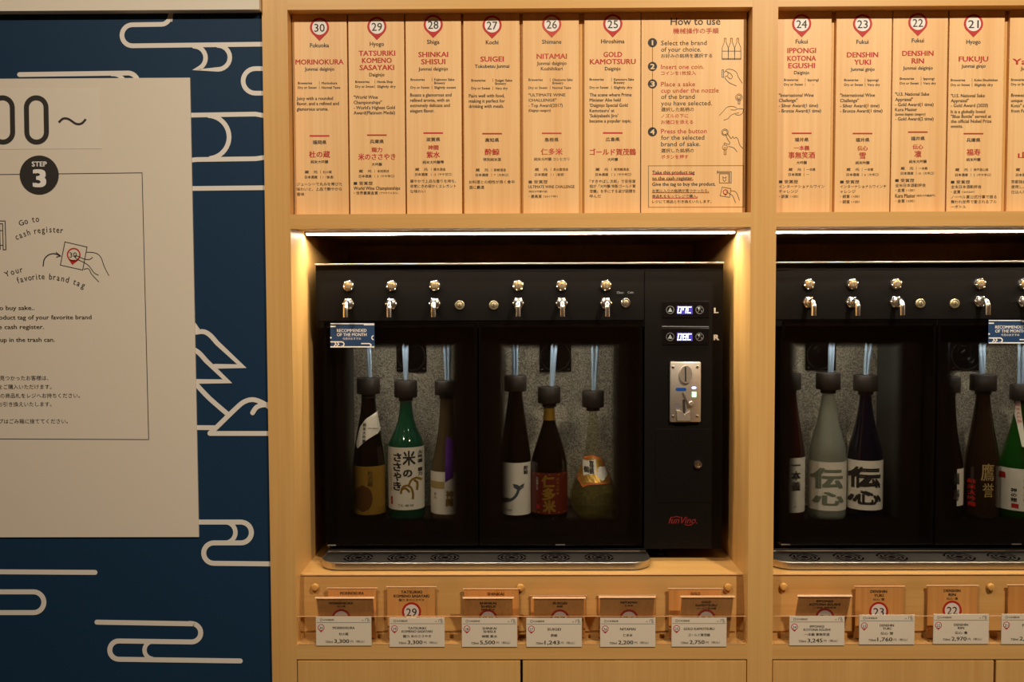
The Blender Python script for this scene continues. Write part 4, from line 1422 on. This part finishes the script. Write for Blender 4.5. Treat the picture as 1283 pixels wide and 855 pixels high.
b29 = bottle('green shouldered bottle with white label and brush writing, second in the left dispenser', 509, 649.6,
             [(649, 21.6), (646, 22.5), (562, 22.6), (556, 21.8), (548, 18.5), (539, 14), (529, 10.6), (517, 8.4), (505, 7.4), (499, 7.3)], G_GREEN, (478.5, 499.5, 14.4), [(504.6, 507.5), (511, 508.5)])
label(b29, 560, 638, LABELW)
bb = Batch('lettering', b29, INK, bpl(b29))
bb.t('米', 513, 573.5, 18, 15, bold=0.02)
bb.t('の', 511.5, 592.5, 11, 10.5, bold=0.03)
for i_, ch in enumerate('ささやき'):
    bb.t(ch, 498.5 - (i_ % 2) * 0.5, 572.5 + i_ * 12, 11.5, 9.5, bold=0.03)
bb.col('大吟醸 龍力', 526, 567, 4.8, 5.4, bold=0.03)
bb.t('T.K.-40-50', 509, 632.4, 3.0, 19)
bb.col('ささやきのささやき', 490.2, 590, 2.4, 3.0)
gb = MB()
for pts_ in ([(503, 618), (505, 610), (511, 607.5), (516, 611), (518, 619), (517.5, 625)], [(503, 613), (509, 611), (514, 616)], [(513, 607), (516, 601), (522, 598.5), (528, 602)], [(519, 601), (523, 605), (522.5, 614)]):
    gb.line(bpl(b29, 0.001), smooth_line(pts_, 4), 2.6)
put('rice_ear_print', gb, GOLD, b29, label='gold rice ear drawing')
put('red_seal', MB().poly(bpl(b29, 0.001), [(489.5, 622), (492, 622), (492.3, 632), (489.8, 632)]), RED, b29)

b28 = bottle('smoky frosted bottle with beige label and purple ribbon, third in the left dispenser', 560, 650,
             [(649, 20), (646, 20.6), (592, 20.6), (584, 19.6), (572, 16.8), (560, 14.2), (545, 11.6), (525, 9.4), (500, 8.2), (496, 8)], G_SMOKE, (479, 497, 15), [(556.5, 559), (563, 562)])
label(b28, 591, 644, LABELW)
label(b28, 603, 612, BEIGE, 'label_band', -84, -5, 0.0009)
strip(b28, 'purple_ribbon', PURP, [(558.5, 548), (568, 549), (568.5, 603), (558, 604)], 0.0014)
bb = Batch('lettering', b28, GOLD, bpl(b28, 0.0012))
bb.col('神開', 563.5, 619, 9.5, 10, bold=0.03)
Batch('side_lettering', b28, INKF, bpl(b28, 0.0012)).col('紫水', 545.5, 619, 3.6, 4.5)
# right chamber of the left dispenser
b27 = bottle('dark bottle with white label showing a grey whale tail', 646, 652,
             [(651, 18.5), (647, 19.2), (582, 19.2), (570, 18.6), (550, 16), (530, 13.2), (512, 10.5), (500, 9), (494, 8.8)], G_DARK, (475, 494.5, 14.2), [(642.8, 643.6), (648, 646.8)])
label(b27, 580, 645.5, LABELW)
wh = MB()
wp = bpl(b27, 0.001)
wh.line(wp, smooth_line([(628, 629), (634, 628), (642, 625), (647, 620), (650, 613)], 5), 3.6)
wh.poly(wp, [(650.5, 615), (644, 611), (642.5, 606), (648, 607), (651, 609)])
wh.poly(wp, [(650.5, 615), (651, 609), (655, 606.5), (657, 606), (655.5, 611.5)])
wh.line(wp, smooth_line([(627, 625), (632, 626.5), (638, 625.8)], 4), 4.6)
put('whale_print', wh, mat('slate_print', srgb(66, 76, 88), 0.6), b27, label='grey whale tail drawing')
bb = Batch('lettering', b27, INK, wp)
bb.col('酔鯨', 658.8, 586.5, 5.2, 5.5, bold=0.02)
bb.t('SUIGEI', 637, 639, 1.8, 9)
b26 = bottle('dark bottle with crimson label and gold neck band, middle of three in the second door', 688.2, 650,
             [(649, 22), (646, 22.8), (585, 22.8), (576, 21.6), (564, 18.6), (552, 14.8), (540, 10.8), (529, 7.6), (515, 6.8), (507, 6.8)], G_DARK, (487, 507.5, 14.2), [(692.8, 690.2), (698.6, 692.2)])
label(b26, 592, 643.5, REDL)
label(b26, 513, 528.5, GOLD, 'neck_band', -179, 179, 0.0004)
bb = Batch('lettering', b26, GOLD, bpl(b26))
for i_, ch in enumerate('仁多米'):
    bb.t(ch, 686.5 + i_ * 0.8, 602.5 + i_ * 15.6, 15, 15, bold=0.035)
bb.col('純米大吟醸', 698.6, 600, 3.6, 4.4)
put('label_edge', MB().line(bpl(b26, 0.001), [(668, 594), (675, 594), (688, 594), (700, 594), (708, 594)], 1.0).line(bpl(b26, 0.001), [(668, 641.5), (675, 641.5), (688, 641.5), (700, 641.5), (708, 641.5)], 1.0), GOLD, b26)
Batch('white_lettering', b26, WHITE, bpl(b26)).col('出雲國仁多', 673, 599, 2.6, 3.4)
put('red_seal', MB().poly(bpl(b26, 0.001), [(672.5, 632), (676, 632), (676, 637), (672.5, 637)]), RED, b26)
b25 = bottle('clear gourd-shaped bottle with pale yellow sake and gold label', 743, 650,
             [(649, 16.5), (646, 20), (638, 26.4), (628, 29.6), (617, 29.0), (605, 25.0), (592, 18.4), (576, 12.4), (560, 9.2), (540, 7.2), (525, 5.9), (518, 5.2), (515.5, 6.6), (512, 6.6)], G_CLEAR, (492, 512.7, 13.8), [(742.3, 743), (750.3, 745)])
x_ = b25['_o'][0]
zz = zc0
lq = [(rad_at(b25, zz + h) - 0.003, zz + h) for h in (0.004, 0.012, 0.025, 0.037, 0.05, 0.07, 0.085)]
put('sake', MB().lathe((x_, YBT, 0), [(r, h) for r, h in lq], seg=28), glassy('pale_sake', (0.90, 0.87, 0.58, 1), 0.05, 1.2, diff=srgb(186, 172, 96), dk=0.14), b25, smooth=True)
strip(b25, 'label_border', ORNG, [(742, 571), (733, 574), (719, 593), (729.5, 609.6), (745, 604.5), (760, 605), (765, 606), (762, 590), (752, 573)], 0.0008)
strip(b25, 'gold_label', GOLDL, [(742, 573.5), (734.5, 576.5), (721.5, 593.3), (730, 607), (745, 602.5), (760, 603), (762.5, 604), (760, 590), (751, 575.5)], 0.0012)
strip(b25, 'square_label', LABELW, [(730.5, 577), (746.5, 576.3), (747, 594.8), (731, 596)], 0.0016)
bb = Batch('lettering', b25, INK, bpl(b25, 0.002))
bb.col('賀茂鶴', 741.2, 580.8, 5.2, 5.0, bold=0.04)
bb.t('鶴', 735, 588.5, 7, 6, bold=0.05)
fl = MB()
for t in range(5):
    a_ = math.radians(72 * t + 20)
    fl.disc(bpl(b25, 0.002), 754.5 + 3.6 * math.cos(a_), 593 + 4.6 * math.sin(a_), 3.9, 14)
put('flower_print', fl, WHITE, b25, label='white flower drawing')
# right dispenser, left chamber
b24 = bottle('dark red bottle with narrow white label, leftmost in the right dispenser', 988, 648,
             [(647, 19), (643, 19.8), (570, 19.8), (558, 18.6), (540, 15.4), (522, 12.4), (504, 9.8), (492, 8.4), (489, 8.2)], mat('dark_red_glass', (0.03, 0.006, 0.006, 1), 0.08, coat=0.5), (468.5, 489, 14.5), [(983, 984), (988, 988)])
label(b24, 574.5, 642.7, LABELW, a0=-15, a1=80)
Batch('lettering', b24, INK, bpl(b24)).col('一本義', 996.5, 583, 11, 13, bold=0.045)
Batch('small_lettering', b24, INK, bpl(b24)).col('大吟醸', 995.5, 627.5, 2.6, 3.6)
b23 = bottle('frosted clear bottle with white label and grey brush characters', 1036.7, 648,
             [(647, 21.6), (643, 22.7), (572, 22.7), (562, 21.6), (547, 18.0), (530, 13.6), (512, 10), (497, 7.6), (490, 7)], G_FROST, (468, 489, 14.9), [(1039.2, 1039.6), (1044, 1043)])
label(b23, 579.5, 640, LABELW)
bb = Batch('lettering', b23, GRYP, bpl(b23, 0.0014))
bb.t('伝', 1036.5, 599, 25, 34, bold=0.03)
bb.t('心', 1038, 624, 17, 34, bold=0.03)
Batch('red_seal', b23, RED, bpl(b23)).t('■', 1016.5, 627.5, 4, 2.6)
b22 = bottle('navy blue bottle with white label and bold black brush characters', 1083.5, 647,
             [(646, 20.8), (642, 21.7), (574, 21.7), (564, 20.4), (548, 16.2), (530, 11.8), (512, 8.6), (498, 7), (490, 6.8)], G_NAVY, (470, 490, 14.8), [(1086.4, 1084), (1093.5, 1087)])
label(b22, 578, 639.5, LABELW)
bb = Batch('lettering', b22, INK, bpl(b22, 0.0014))
bb.t('伝', 1083.5, 598, 25, 34, bold=0.045)
bb.t('心', 1084.5, 623, 17, 34, bold=0.045)
Batch('red_seal', b22, RED, bpl(b22)).t('■', 1065, 628, 4, 3.4)
# right dispenser, right chamber
b21 = bottle('dark bottle showing a narrow strip of white label, left of the brown bottle', 1187, 645,
             [(644, 18), (640, 18.6), (588, 18.6), (575, 17.4), (555, 14), (535, 11), (510, 9), (490, 8)], G_DARK, (470, 490, 14), [(1182, 1183), (1187, 1187)])
label(b21, 589, 635, LABELW, a0=12, a1=66)
Batch('lettering', b21, INK, bpl(b21)).col('福寿', 1197.5, 600, 14, 20, w=7.5, bold=0.05)
b20 = bottle('brown bottle with gold and red vertical writing printed on the glass', 1230.3, 645.5,
             [(645, 19.5), (641, 20.4), (582, 20.4), (570, 19.6), (552, 16.6), (532, 13), (512, 10), (496, 8.2), (488, 8)], mat('brown_glass', (0.022, 0.012, 0.007, 1), 0.08, coat=0.4), (468, 488.5, 15.4), [(1225.6, 1230), (1231.8, 1233)])
bb = Batch('lettering', b20, mat('pale_gold', srgb(176, 150, 98), 0.4), bpl(b20))
bb.t('鷹', 1236, 591.5, 22, 15, bold=0.01)
bb.t('誉', 1236.5, 614, 18, 13, bold=0.01)
Batch('red_lettering', b20, mat('vermilion', srgb(220, 40, 24), 0.5), bpl(b20)).col('純米大吟醸', 1220.5, 604, 5.6, 7.2, bold=0.015)
Batch('small_lettering', b20, GRYP, bpl(b20)).col('京都伏見の酒', 1216, 580, 2.6, 3.4)
b19 = bottle('green bottle with white label and white hanging neck tag, at the right photo edge', 1280, 645.5,
             [(645, 27), (641, 28.4), (590, 28.6), (580, 27.2), (566, 22.4), (548, 16.8), (530, 12.2), (512, 9), (500, 8)], G_GREEN2, (480.5, 500, 14.8), [(1276, 1278), (1282, 1282.5)])
label(b19, 588, 640, LABELW)
bb = Batch('lettering', b19, INK, bpl(b19))
bb.col('神の穂', 1268, 613.5, 5, 6, bold=0.02)
Batch('gold_lettering', b19, GOLD, bpl(b19)).col('豊祝', 1284, 601, 18, 22, w=14, bold=0.02)
put('red_seal', MB().poly(bpl(b19, 0.0012), [(1257.5, 592), (1262, 593), (1262, 600), (1257.5, 599.5)]).poly(bpl(b19, 0.0012), [(1265.8, 630), (1272, 630.5), (1272, 636), (1265.8, 635.5)]), RED, b19)
strip(b19, 'neck_tag', LABELW, [(1278.5, 503), (1284, 503), (1284.5, 560), (1279.5, 560)], 0.003)
Batch('tag_lettering', b19, RED, bpl(b19, 0.004)).col('純米大吟醸', 1281.6, 509, 4, 5)

# ------------------------------------------------------------------ blue recommendation cards stuck on the doors
SB = mat('sign_blue', srgb(22, 58, 100), 0.5)
def reco(x0, x1, y0, y1, lab):
    Yc = YM - 0.0035
    X0, X1, Z0_, Z1_ = R(x0, x1, y0, y1, Yc)
    o = thing('recommendation_card', ((X0 + X1) / 2, Yc, Z0_), lab, 'sign', 'blue recommendation cards')
    put('card', MB().box(X0, X1, Yc, Yc + 0.002, Z0_, Z1_), SB, o)
    pl = plY(Yc, eps=0.0003)
    h = y1 - y0
    mbx = MB()
    f = lambda a, c: (x0 + a * (x1 - x0), y0 + c * h)
    mbx.line(pl, [f(0, .025), f(1, .03)], 1.2).line(pl, [f(.76, .06), f(1, .06)], 2.0).line(pl, [f(0, .14), f(.12, .14)], 1.6)
    mbx.line(pl, [f(0, .975), f(1, .975)], 1.5)
    mbx.line(pl, [f(0, .77), f(.26, .77)] + [f(.26 + .05 * math.sin(t), .865 - .095 * math.cos(t)) for t in (0.4, 1.2, 1.6, 2.2, 3.0)] + [f(.24, .95)], 1.4)
    mbx.line(pl, [f(.10, .79), f(.13, .87), f(.08, .94)], 1.2).line(pl, [f(.16, .79), f(.19, .87), f(.14, .94)], 1.2)
    mbx.line(pl, [f(.70, .84), f(.89, .84), f(.93, .9), f(.90, .96)], 1.4)
    mbx.ring(pl, x0 + .985 * (x1 - x0), y0 + .6 * h, 1.8, 3.0, 16, 90, 270)
    mbx.disc(pl, x0 + .01 * (x1 - x0), y0 + .6 * h, 1.1, 10)
    put('cloud_print', mbx, WHITE, o)
    bb_ = Batch('lettering', o, WHITE, pl)
    cxm = (x0 + x1) / 2 - 0.8
    bb_.t('RECOMMENDED', cxm, y0 + .30 * h, 4.0, 37, bold=0.012)
    bb_.t('OF THE MONTH', cxm, y0 + .47 * h, 4.0, 37, bold=0.012)
    bb_.t('今月のおすすめ', cxm, y0 + .64 * h, 3.2, 23)


reco(414, 469, 405, 435.6, 'small blue recommended-of-the-month card on the left door of the left dispenser')
reco(1238.8, 1294, 401, 430.5, 'small blue recommended-of-the-month card on the right dispenser at the photo edge')

# ------------------------------------------------------------------ acrylic card holders
def holder(k, lab):
    a, c = XC[k] + PW + 0.003, XC[k + 1] - 0.003
    zl, zr = z_bot1 + 0.0005, W(651, 772.6, 0).z
    o = thing('acrylic_holder', ((a + c) / 2, 0.02, zl), lab, 'holder', 'clear acrylic card holders')
    put('front_pane', MB().box(a, c, 0.000, 0.0022, zl, zr - 0.001), ACRYL, o)
    put('front_edge', MB().box(a, c, 0.000, 0.0022, zr - 0.001, zr), ACEDGE, o, label='pale polished edge')
    put('base_strip', MB().box(a, c, 0.0026, YF - 0.0029, zl, zl + 0.002), ACRYL, o)
    put('back_pane', MB().box(a, c, YF - 0.0025, YF - 0.0003, zl, z_shelf - 0.0015), ACRYL, o)
    put('rear_edge', MB().box(a, c, YF - 0.0025, YF - 0.0003, z_shelf - 0.0015, z_shelf - 0.0005), ACEDGE, o)
    put('base_edge', MB().box(a, c, -0.0003, 0.0022, zl, zl + 0.0012), ACEDGE, o)
    off = PITCH * k
    for px_, py_ in ((395.5, 735), (652, 735.5), (911.5, 735)):
        p_ = W(px_, py_, YF)
        put('peg', MB().lathe((p_.x + off, YF - 0.0025, p_.z), [(0.0075, 0), (0.0075, 0.004), (0.006, 0.0065), (0.0025, 0.0075)], axis='y', seg=24), wood_peg, o, smooth=True, label='small round wooden peg')


wood_peg = wood('peg_wood', srgb(214, 164, 92), srgb(200, 148, 78))
holder(0, 'long clear acrylic card holder with wooden pegs below the left dispenser')
holder(1, 'long clear acrylic card holder with wooden pegs below the right dispenser')

# ------------------------------------------------------------------ price cards
prices = [(30, 396, 465.3, 773.2, 809.4, ['MORINOKURA'], '杜の蔵', '3,300'),
          (29, 488, 557, 774.6, 811, ['TATSURIKI', 'KOMENO SASAYAKI'], '龍力 米のささやき', '3,300'),
          (28, 578.7, 648, 774.8, 811, ['SHINKAI', 'SHISUI'], '神開 紫水', '5,500'),
          (27, 659.5, 729, 775, 811, ['SUIGEI'], '酔鯨', '1,243'),
          (26, 752, 821.2, 774.8, 811, ['NITAMAI'], '仁多米', '2,200'),
          (25, 841.5, 910.3, 774.4, 810.6, ['GOLD KAMOTSURU'], 'ゴールド賀茂鶴', '2,750'),
          (24, 989.2, 1058, 772.4, 809.2, ['IPPONGI', 'KOTONA EGUSHI'], '一本義 事無笑酒', '3,245'),
          (23, 1076.6, 1145.8, 771, 808, ['DENSHIN', 'YUKI'], '伝心 雪', '1,760'),
          (22, 1169.5, 1238.8, 770.2, 807.3, ['DENSHIN', 'RIN'], '伝心 凛', '2,970'),
          (21, 1254.8, 1324, 770, 807.5, ['FUKUJU'], '福寿', '2,090')]
YC = -0.0022
plab = {30: 'at the far left end of the holder, one-line name', 29: 'under the single upright tag between the two leftmost leaning tags',
        28: 'reading 5,500 yen, just left of the middle wooden peg', 27: 'reading 1,243 yen, just right of the middle wooden peg',
        26: 'reading 2,200 yen, second from the right end of the left holder', 25: 'reading 2,750 yen, at the right end of the left holder',
        24: 'reading 3,245 yen, leftmost on the right holder', 23: 'reading 1,760 yen, second on the right holder',
        22: 'reading 2,970 yen, third on the right holder', 21: 'cut off by the right photo edge'}
for n_, x0, x1, y0, y1, nm, jp, pr in prices:
    X0, X1, Z0_, Z1_ = R(x0, x1, y0, y1, YC)
    o = thing('price_card', ((X0 + X1) / 2, YC, Z0_), 'white price card ' + plab[n_], 'card', 'white price cards')
    put('card', MB().box(X0, X1, YC, -0.0005, Z0_, Z1_), PAPER, o)
    pl = plY(YC, eps=0.0003)
    cxm = (x0 + x1) / 2
    b2 = Batch('lettering', o, INK, pl)
    g2 = MB().line(pl, [(x0 + 1, y0 + 7.3), (x1 - 1, y0 + 7.3)], 0.5)
    g2.ring(pl, x0 + 6.4, y0 + 3.9, 1.1, 1.7, 14)
    g2.ring(pl, x1 - 4.2, y0 + 2.4, 0.7, 1.2, 10).ring(pl, x1 - 3.6, y0 + 4.8, 0.8, 1.4, 10).line(pl, [(x1 - 7.6, y0 + 5.4), (x1 - 7, y0 + 2.2), (x1 - 5.6, y0 + 2)], 0.6).line(pl, [(x1 - 12, y0 + 5.2), (x1 - 10.8, y0 + 4), (x1 - 9.8, y0 + 5.2)], 0.5)
    put('header_print', g2, GREYL, o)
    b2.t('日本酒銘柄', x0 + 9, y0 + 3.9, 2.5, 13.4, 'l')
    if len(nm) == 1:
        b2.t(nm[0], cxm, y0 + 13.8, 3.3, len(nm[0]) * 2.75, bold=0.018)
    else:
        b2.t(nm[0], cxm, y0 + 12.9, 3.1, len(nm[0]) * 2.5, bold=0.018)
        b2.t(nm[1], cxm, y0 + 16.9, 3.1, len(nm[1]) * 2.55, bold=0.018)
    b2.t(jp, cxm, y0 + (21.6 if len(nm) == 1 else 23), 3.6, min(36, len(jp) * 3.9), bold=0.012)
    b2.t('720ml', cxm - 13.8, y0 + 31.4, 2.4, 9, 'r')
    b2.t(pr, cxm - 11.8, y0 + 30.4, 5.0, 18.6, 'l', bold=0.015)
    b2.t('円（税込）', cxm + 8.4, y0 + 31, 3.1, 17.5, 'l')
    badge(o, pl, x0 + 6.3, y0 + 13.6, n_, r=4.2)
    for ch in o.children:
        if ch.name.startswith('number_pin'):
            ch.name = 'number_pin'

# ------------------------------------------------------------------ wooden product tags in clear sleeves
ACR2 = glassy('sleeve_plastic', (0.96, 0.94, 0.93, 1), 0.08, 1.2)
ztag = z_bot1 + 0.003


def prodtag(n_, x0, x1, ytop, lab, lines, jp, tilt=None, cx=None, yb=None, depth=0.026, fs=(3.6, None)):
    """upright: a card standing at y = depth. tilt: leaning out over the holder"""
    cx = cx or (x0 + x1) / 2
    if tilt is None:
        Y = depth
        X0, X1 = W(x0, 770, Y).x, W(x1, 770, Y).x
        zt_ = W(cx, ytop, Y).z
        o = thing('product_tag', ((X0 + X1) / 2, Y, ztag), lab, 'tag', 'wooden product tags in the holders')
        put('card', MB().box(X0, X1, Y, Y + 0.003, ztag, zt_ - 0.001), WT, o)
        put('sleeve', MB().box(X0 - 0.002, X1 + 0.0035, Y - 0.0009, Y - 0.0005, ztag, zt_ + 0.0005), ACR2, o)
        put('sleeve_edge', MB().box(X0 - 0.002, X1 + 0.0035, Y - 0.001, Y + 0.004, zt_ + 0.0005, zt_ + 0.0012), ACEDGE, o)
        pl = plY(Y, eps=0.0003)
    else:
        yb_, yt_ = 0.0255, tilt
        zt_ = W(cx, ytop, yt_).z
        base = Vector((0, yb_, ztag + 0.001))
        top = Vector((0, yt_, zt_))
        e2 = (top - base).normalized()
        pl = Pl(base, e2=e2, eps=0.0)
        nrm = pl.n
        X0, X1 = W(x0, ytop, yt_).x, W(x1, ytop, yt_).x
        o = thing('product_tag', ((X0 + X1) / 2, yb_, ztag), lab, 'tag', 'wooden product tags in the holders')
        L = (top - base).length

        def slab(xa, xb, l0, l1, d0, d1):
            mbx = MB()
            vs = []
            for l in (l0, l1):
                for (xx, dd) in ((xa, d0), (xb, d0), (xb, d1), (xa, d1)):
                    q_ = base + e2 * l - nrm * dd
                    vs.append((xx, q_.y, q_.z))
            return mbx.add(vs, [(0, 3, 2, 1), (4, 5, 6, 7), (0, 1, 5, 4), (1, 2, 6, 5), (2, 3, 7, 6), (3, 0, 4, 7)])
        put('card', slab(X0, X1, 0, L - 0.0015, 0.0, 0.003), WT, o)
        put('sleeve', slab(X0 - 0.002, X1 + 0.002, 0, L, -0.0009, -0.0005), ACR2, o)
        put('sleeve_edge', slab(X0 - 0.003, X1 + 0.003, L, L + 0.0012, -0.0012, 0.0042), ACEDGE, o)
        pl = Pl(base, e2=e2, eps=0.0003)
    b2 = Batch('lettering', o, INK, pl)
    y = ytop + 5.6
    for s_ in lines:
        b2.t(s_, cx, y, fs[0], len(s_) * 2.95, bold=0.022)
        y += 5.0 if tilt is None else 4.1
    if jp:
        b2.t(jp, cx, y, 3.2, min(34, len(jp) * 3.5), bold=0.012)
    if yb:
        badge(o, pl, cx, yb, n_, r=12.0)
    return o


prodtag(30, 411, 471, 738, 'upright wooden tag behind the leftmost leaning tag', ['MORINOKURA'], None, cx=441)
prodtag(30, 396.5, 467, 750.5, 'wooden tag numbered 30 leaning out over the left end of the holder', ['MORINOKURA'], '杜の蔵', tilt=-0.012, cx=427.5, yb=775.5)
prodtag(29, 485.5, 545, 736.5, 'upright wooden tag numbered 29 between the tags 30 and 28', ['TATSURIKI', 'KOMENO SASAYAKI'], '龍力 米のささやき', cx=515.6, yb=767)
prodtag(28, 581.5, 650, 739, 'upright wooden tag behind the leaning tag just left of the middle peg', ['SHINKAI'], '神開', cx=621)
prodtag(28, 581.5, 642, 750.5, 'wooden tag numbered 28 leaning out beside the middle peg', ['SHINKAI', 'SHISUI'], '神開 紫水', tilt=-0.006, cx=611.5, yb=776)
prodtag(27, 669, 732, 750.5, 'wooden tag numbered 27 leaning out right of the middle peg', ['SUIGEI'], '酔鯨', tilt=-0.008, cx=701.5, yb=776)
prodtag(27, 665, 733, 747.5, 'hidden upright tag in clear sleeve just right of the middle peg', [], None, depth=0.031, cx=699)
prodtag(26, 752, 820, 749.5, 'wooden tag numbered 26 leaning out, left of the tag 25 pair', ['NITAMAI'], '仁多米', tilt=-0.012, cx=788, yb=776)
prodtag(26, 750, 820, 747, 'hidden upright tag in clear sleeve second from the right end of the left holder', [], None, depth=0.031, cx=785)
prodtag(25, 838, 904, 738.6, 'upright wooden tag behind the rightmost leaning tag of the left holder', ['GOLD', 'KAMOTSURU'], None, cx=871.5)
prodtag(25, 854.5, 919, 749, 'wooden tag numbered 25 leaning out near the right peg', ['GOLD', 'KAMOTSURU'], 'ゴールド賀茂鶴', tilt=-0.012, cx=885, yb=776)
prodtag(24, 1001, 1066, 748, 'wooden tag numbered 24 leaning out below the right dispenser', ['IPPONGI', 'KOTONA EGUSHI'], '一本義 事無笑酒', tilt=-0.016, cx=1033.5, yb=774.5)
prodtag(23, 1071.8, 1131.5, 735.8, 'upright wooden tag numbered 23 in a clear sleeve', ['DENSHIN', 'YUKI'], '伝心 雪', cx=1101, yb=766.5)
prodtag(22, 1162, 1224, 734.8, 'upright wooden tag numbered 22 left of the far right peg', ['DENSHIN', 'RIN'], '伝心 凛', cx=1193, yb=765)
prodtag(21, 1263, 1325, 734, 'upright wooden tag cut off by the right photo edge', [], None, cx=1294)

flush_text()
for o in bpy.data.objects:
    for k in ('_o', '_prof'):
        if k in o:
            del o[k]
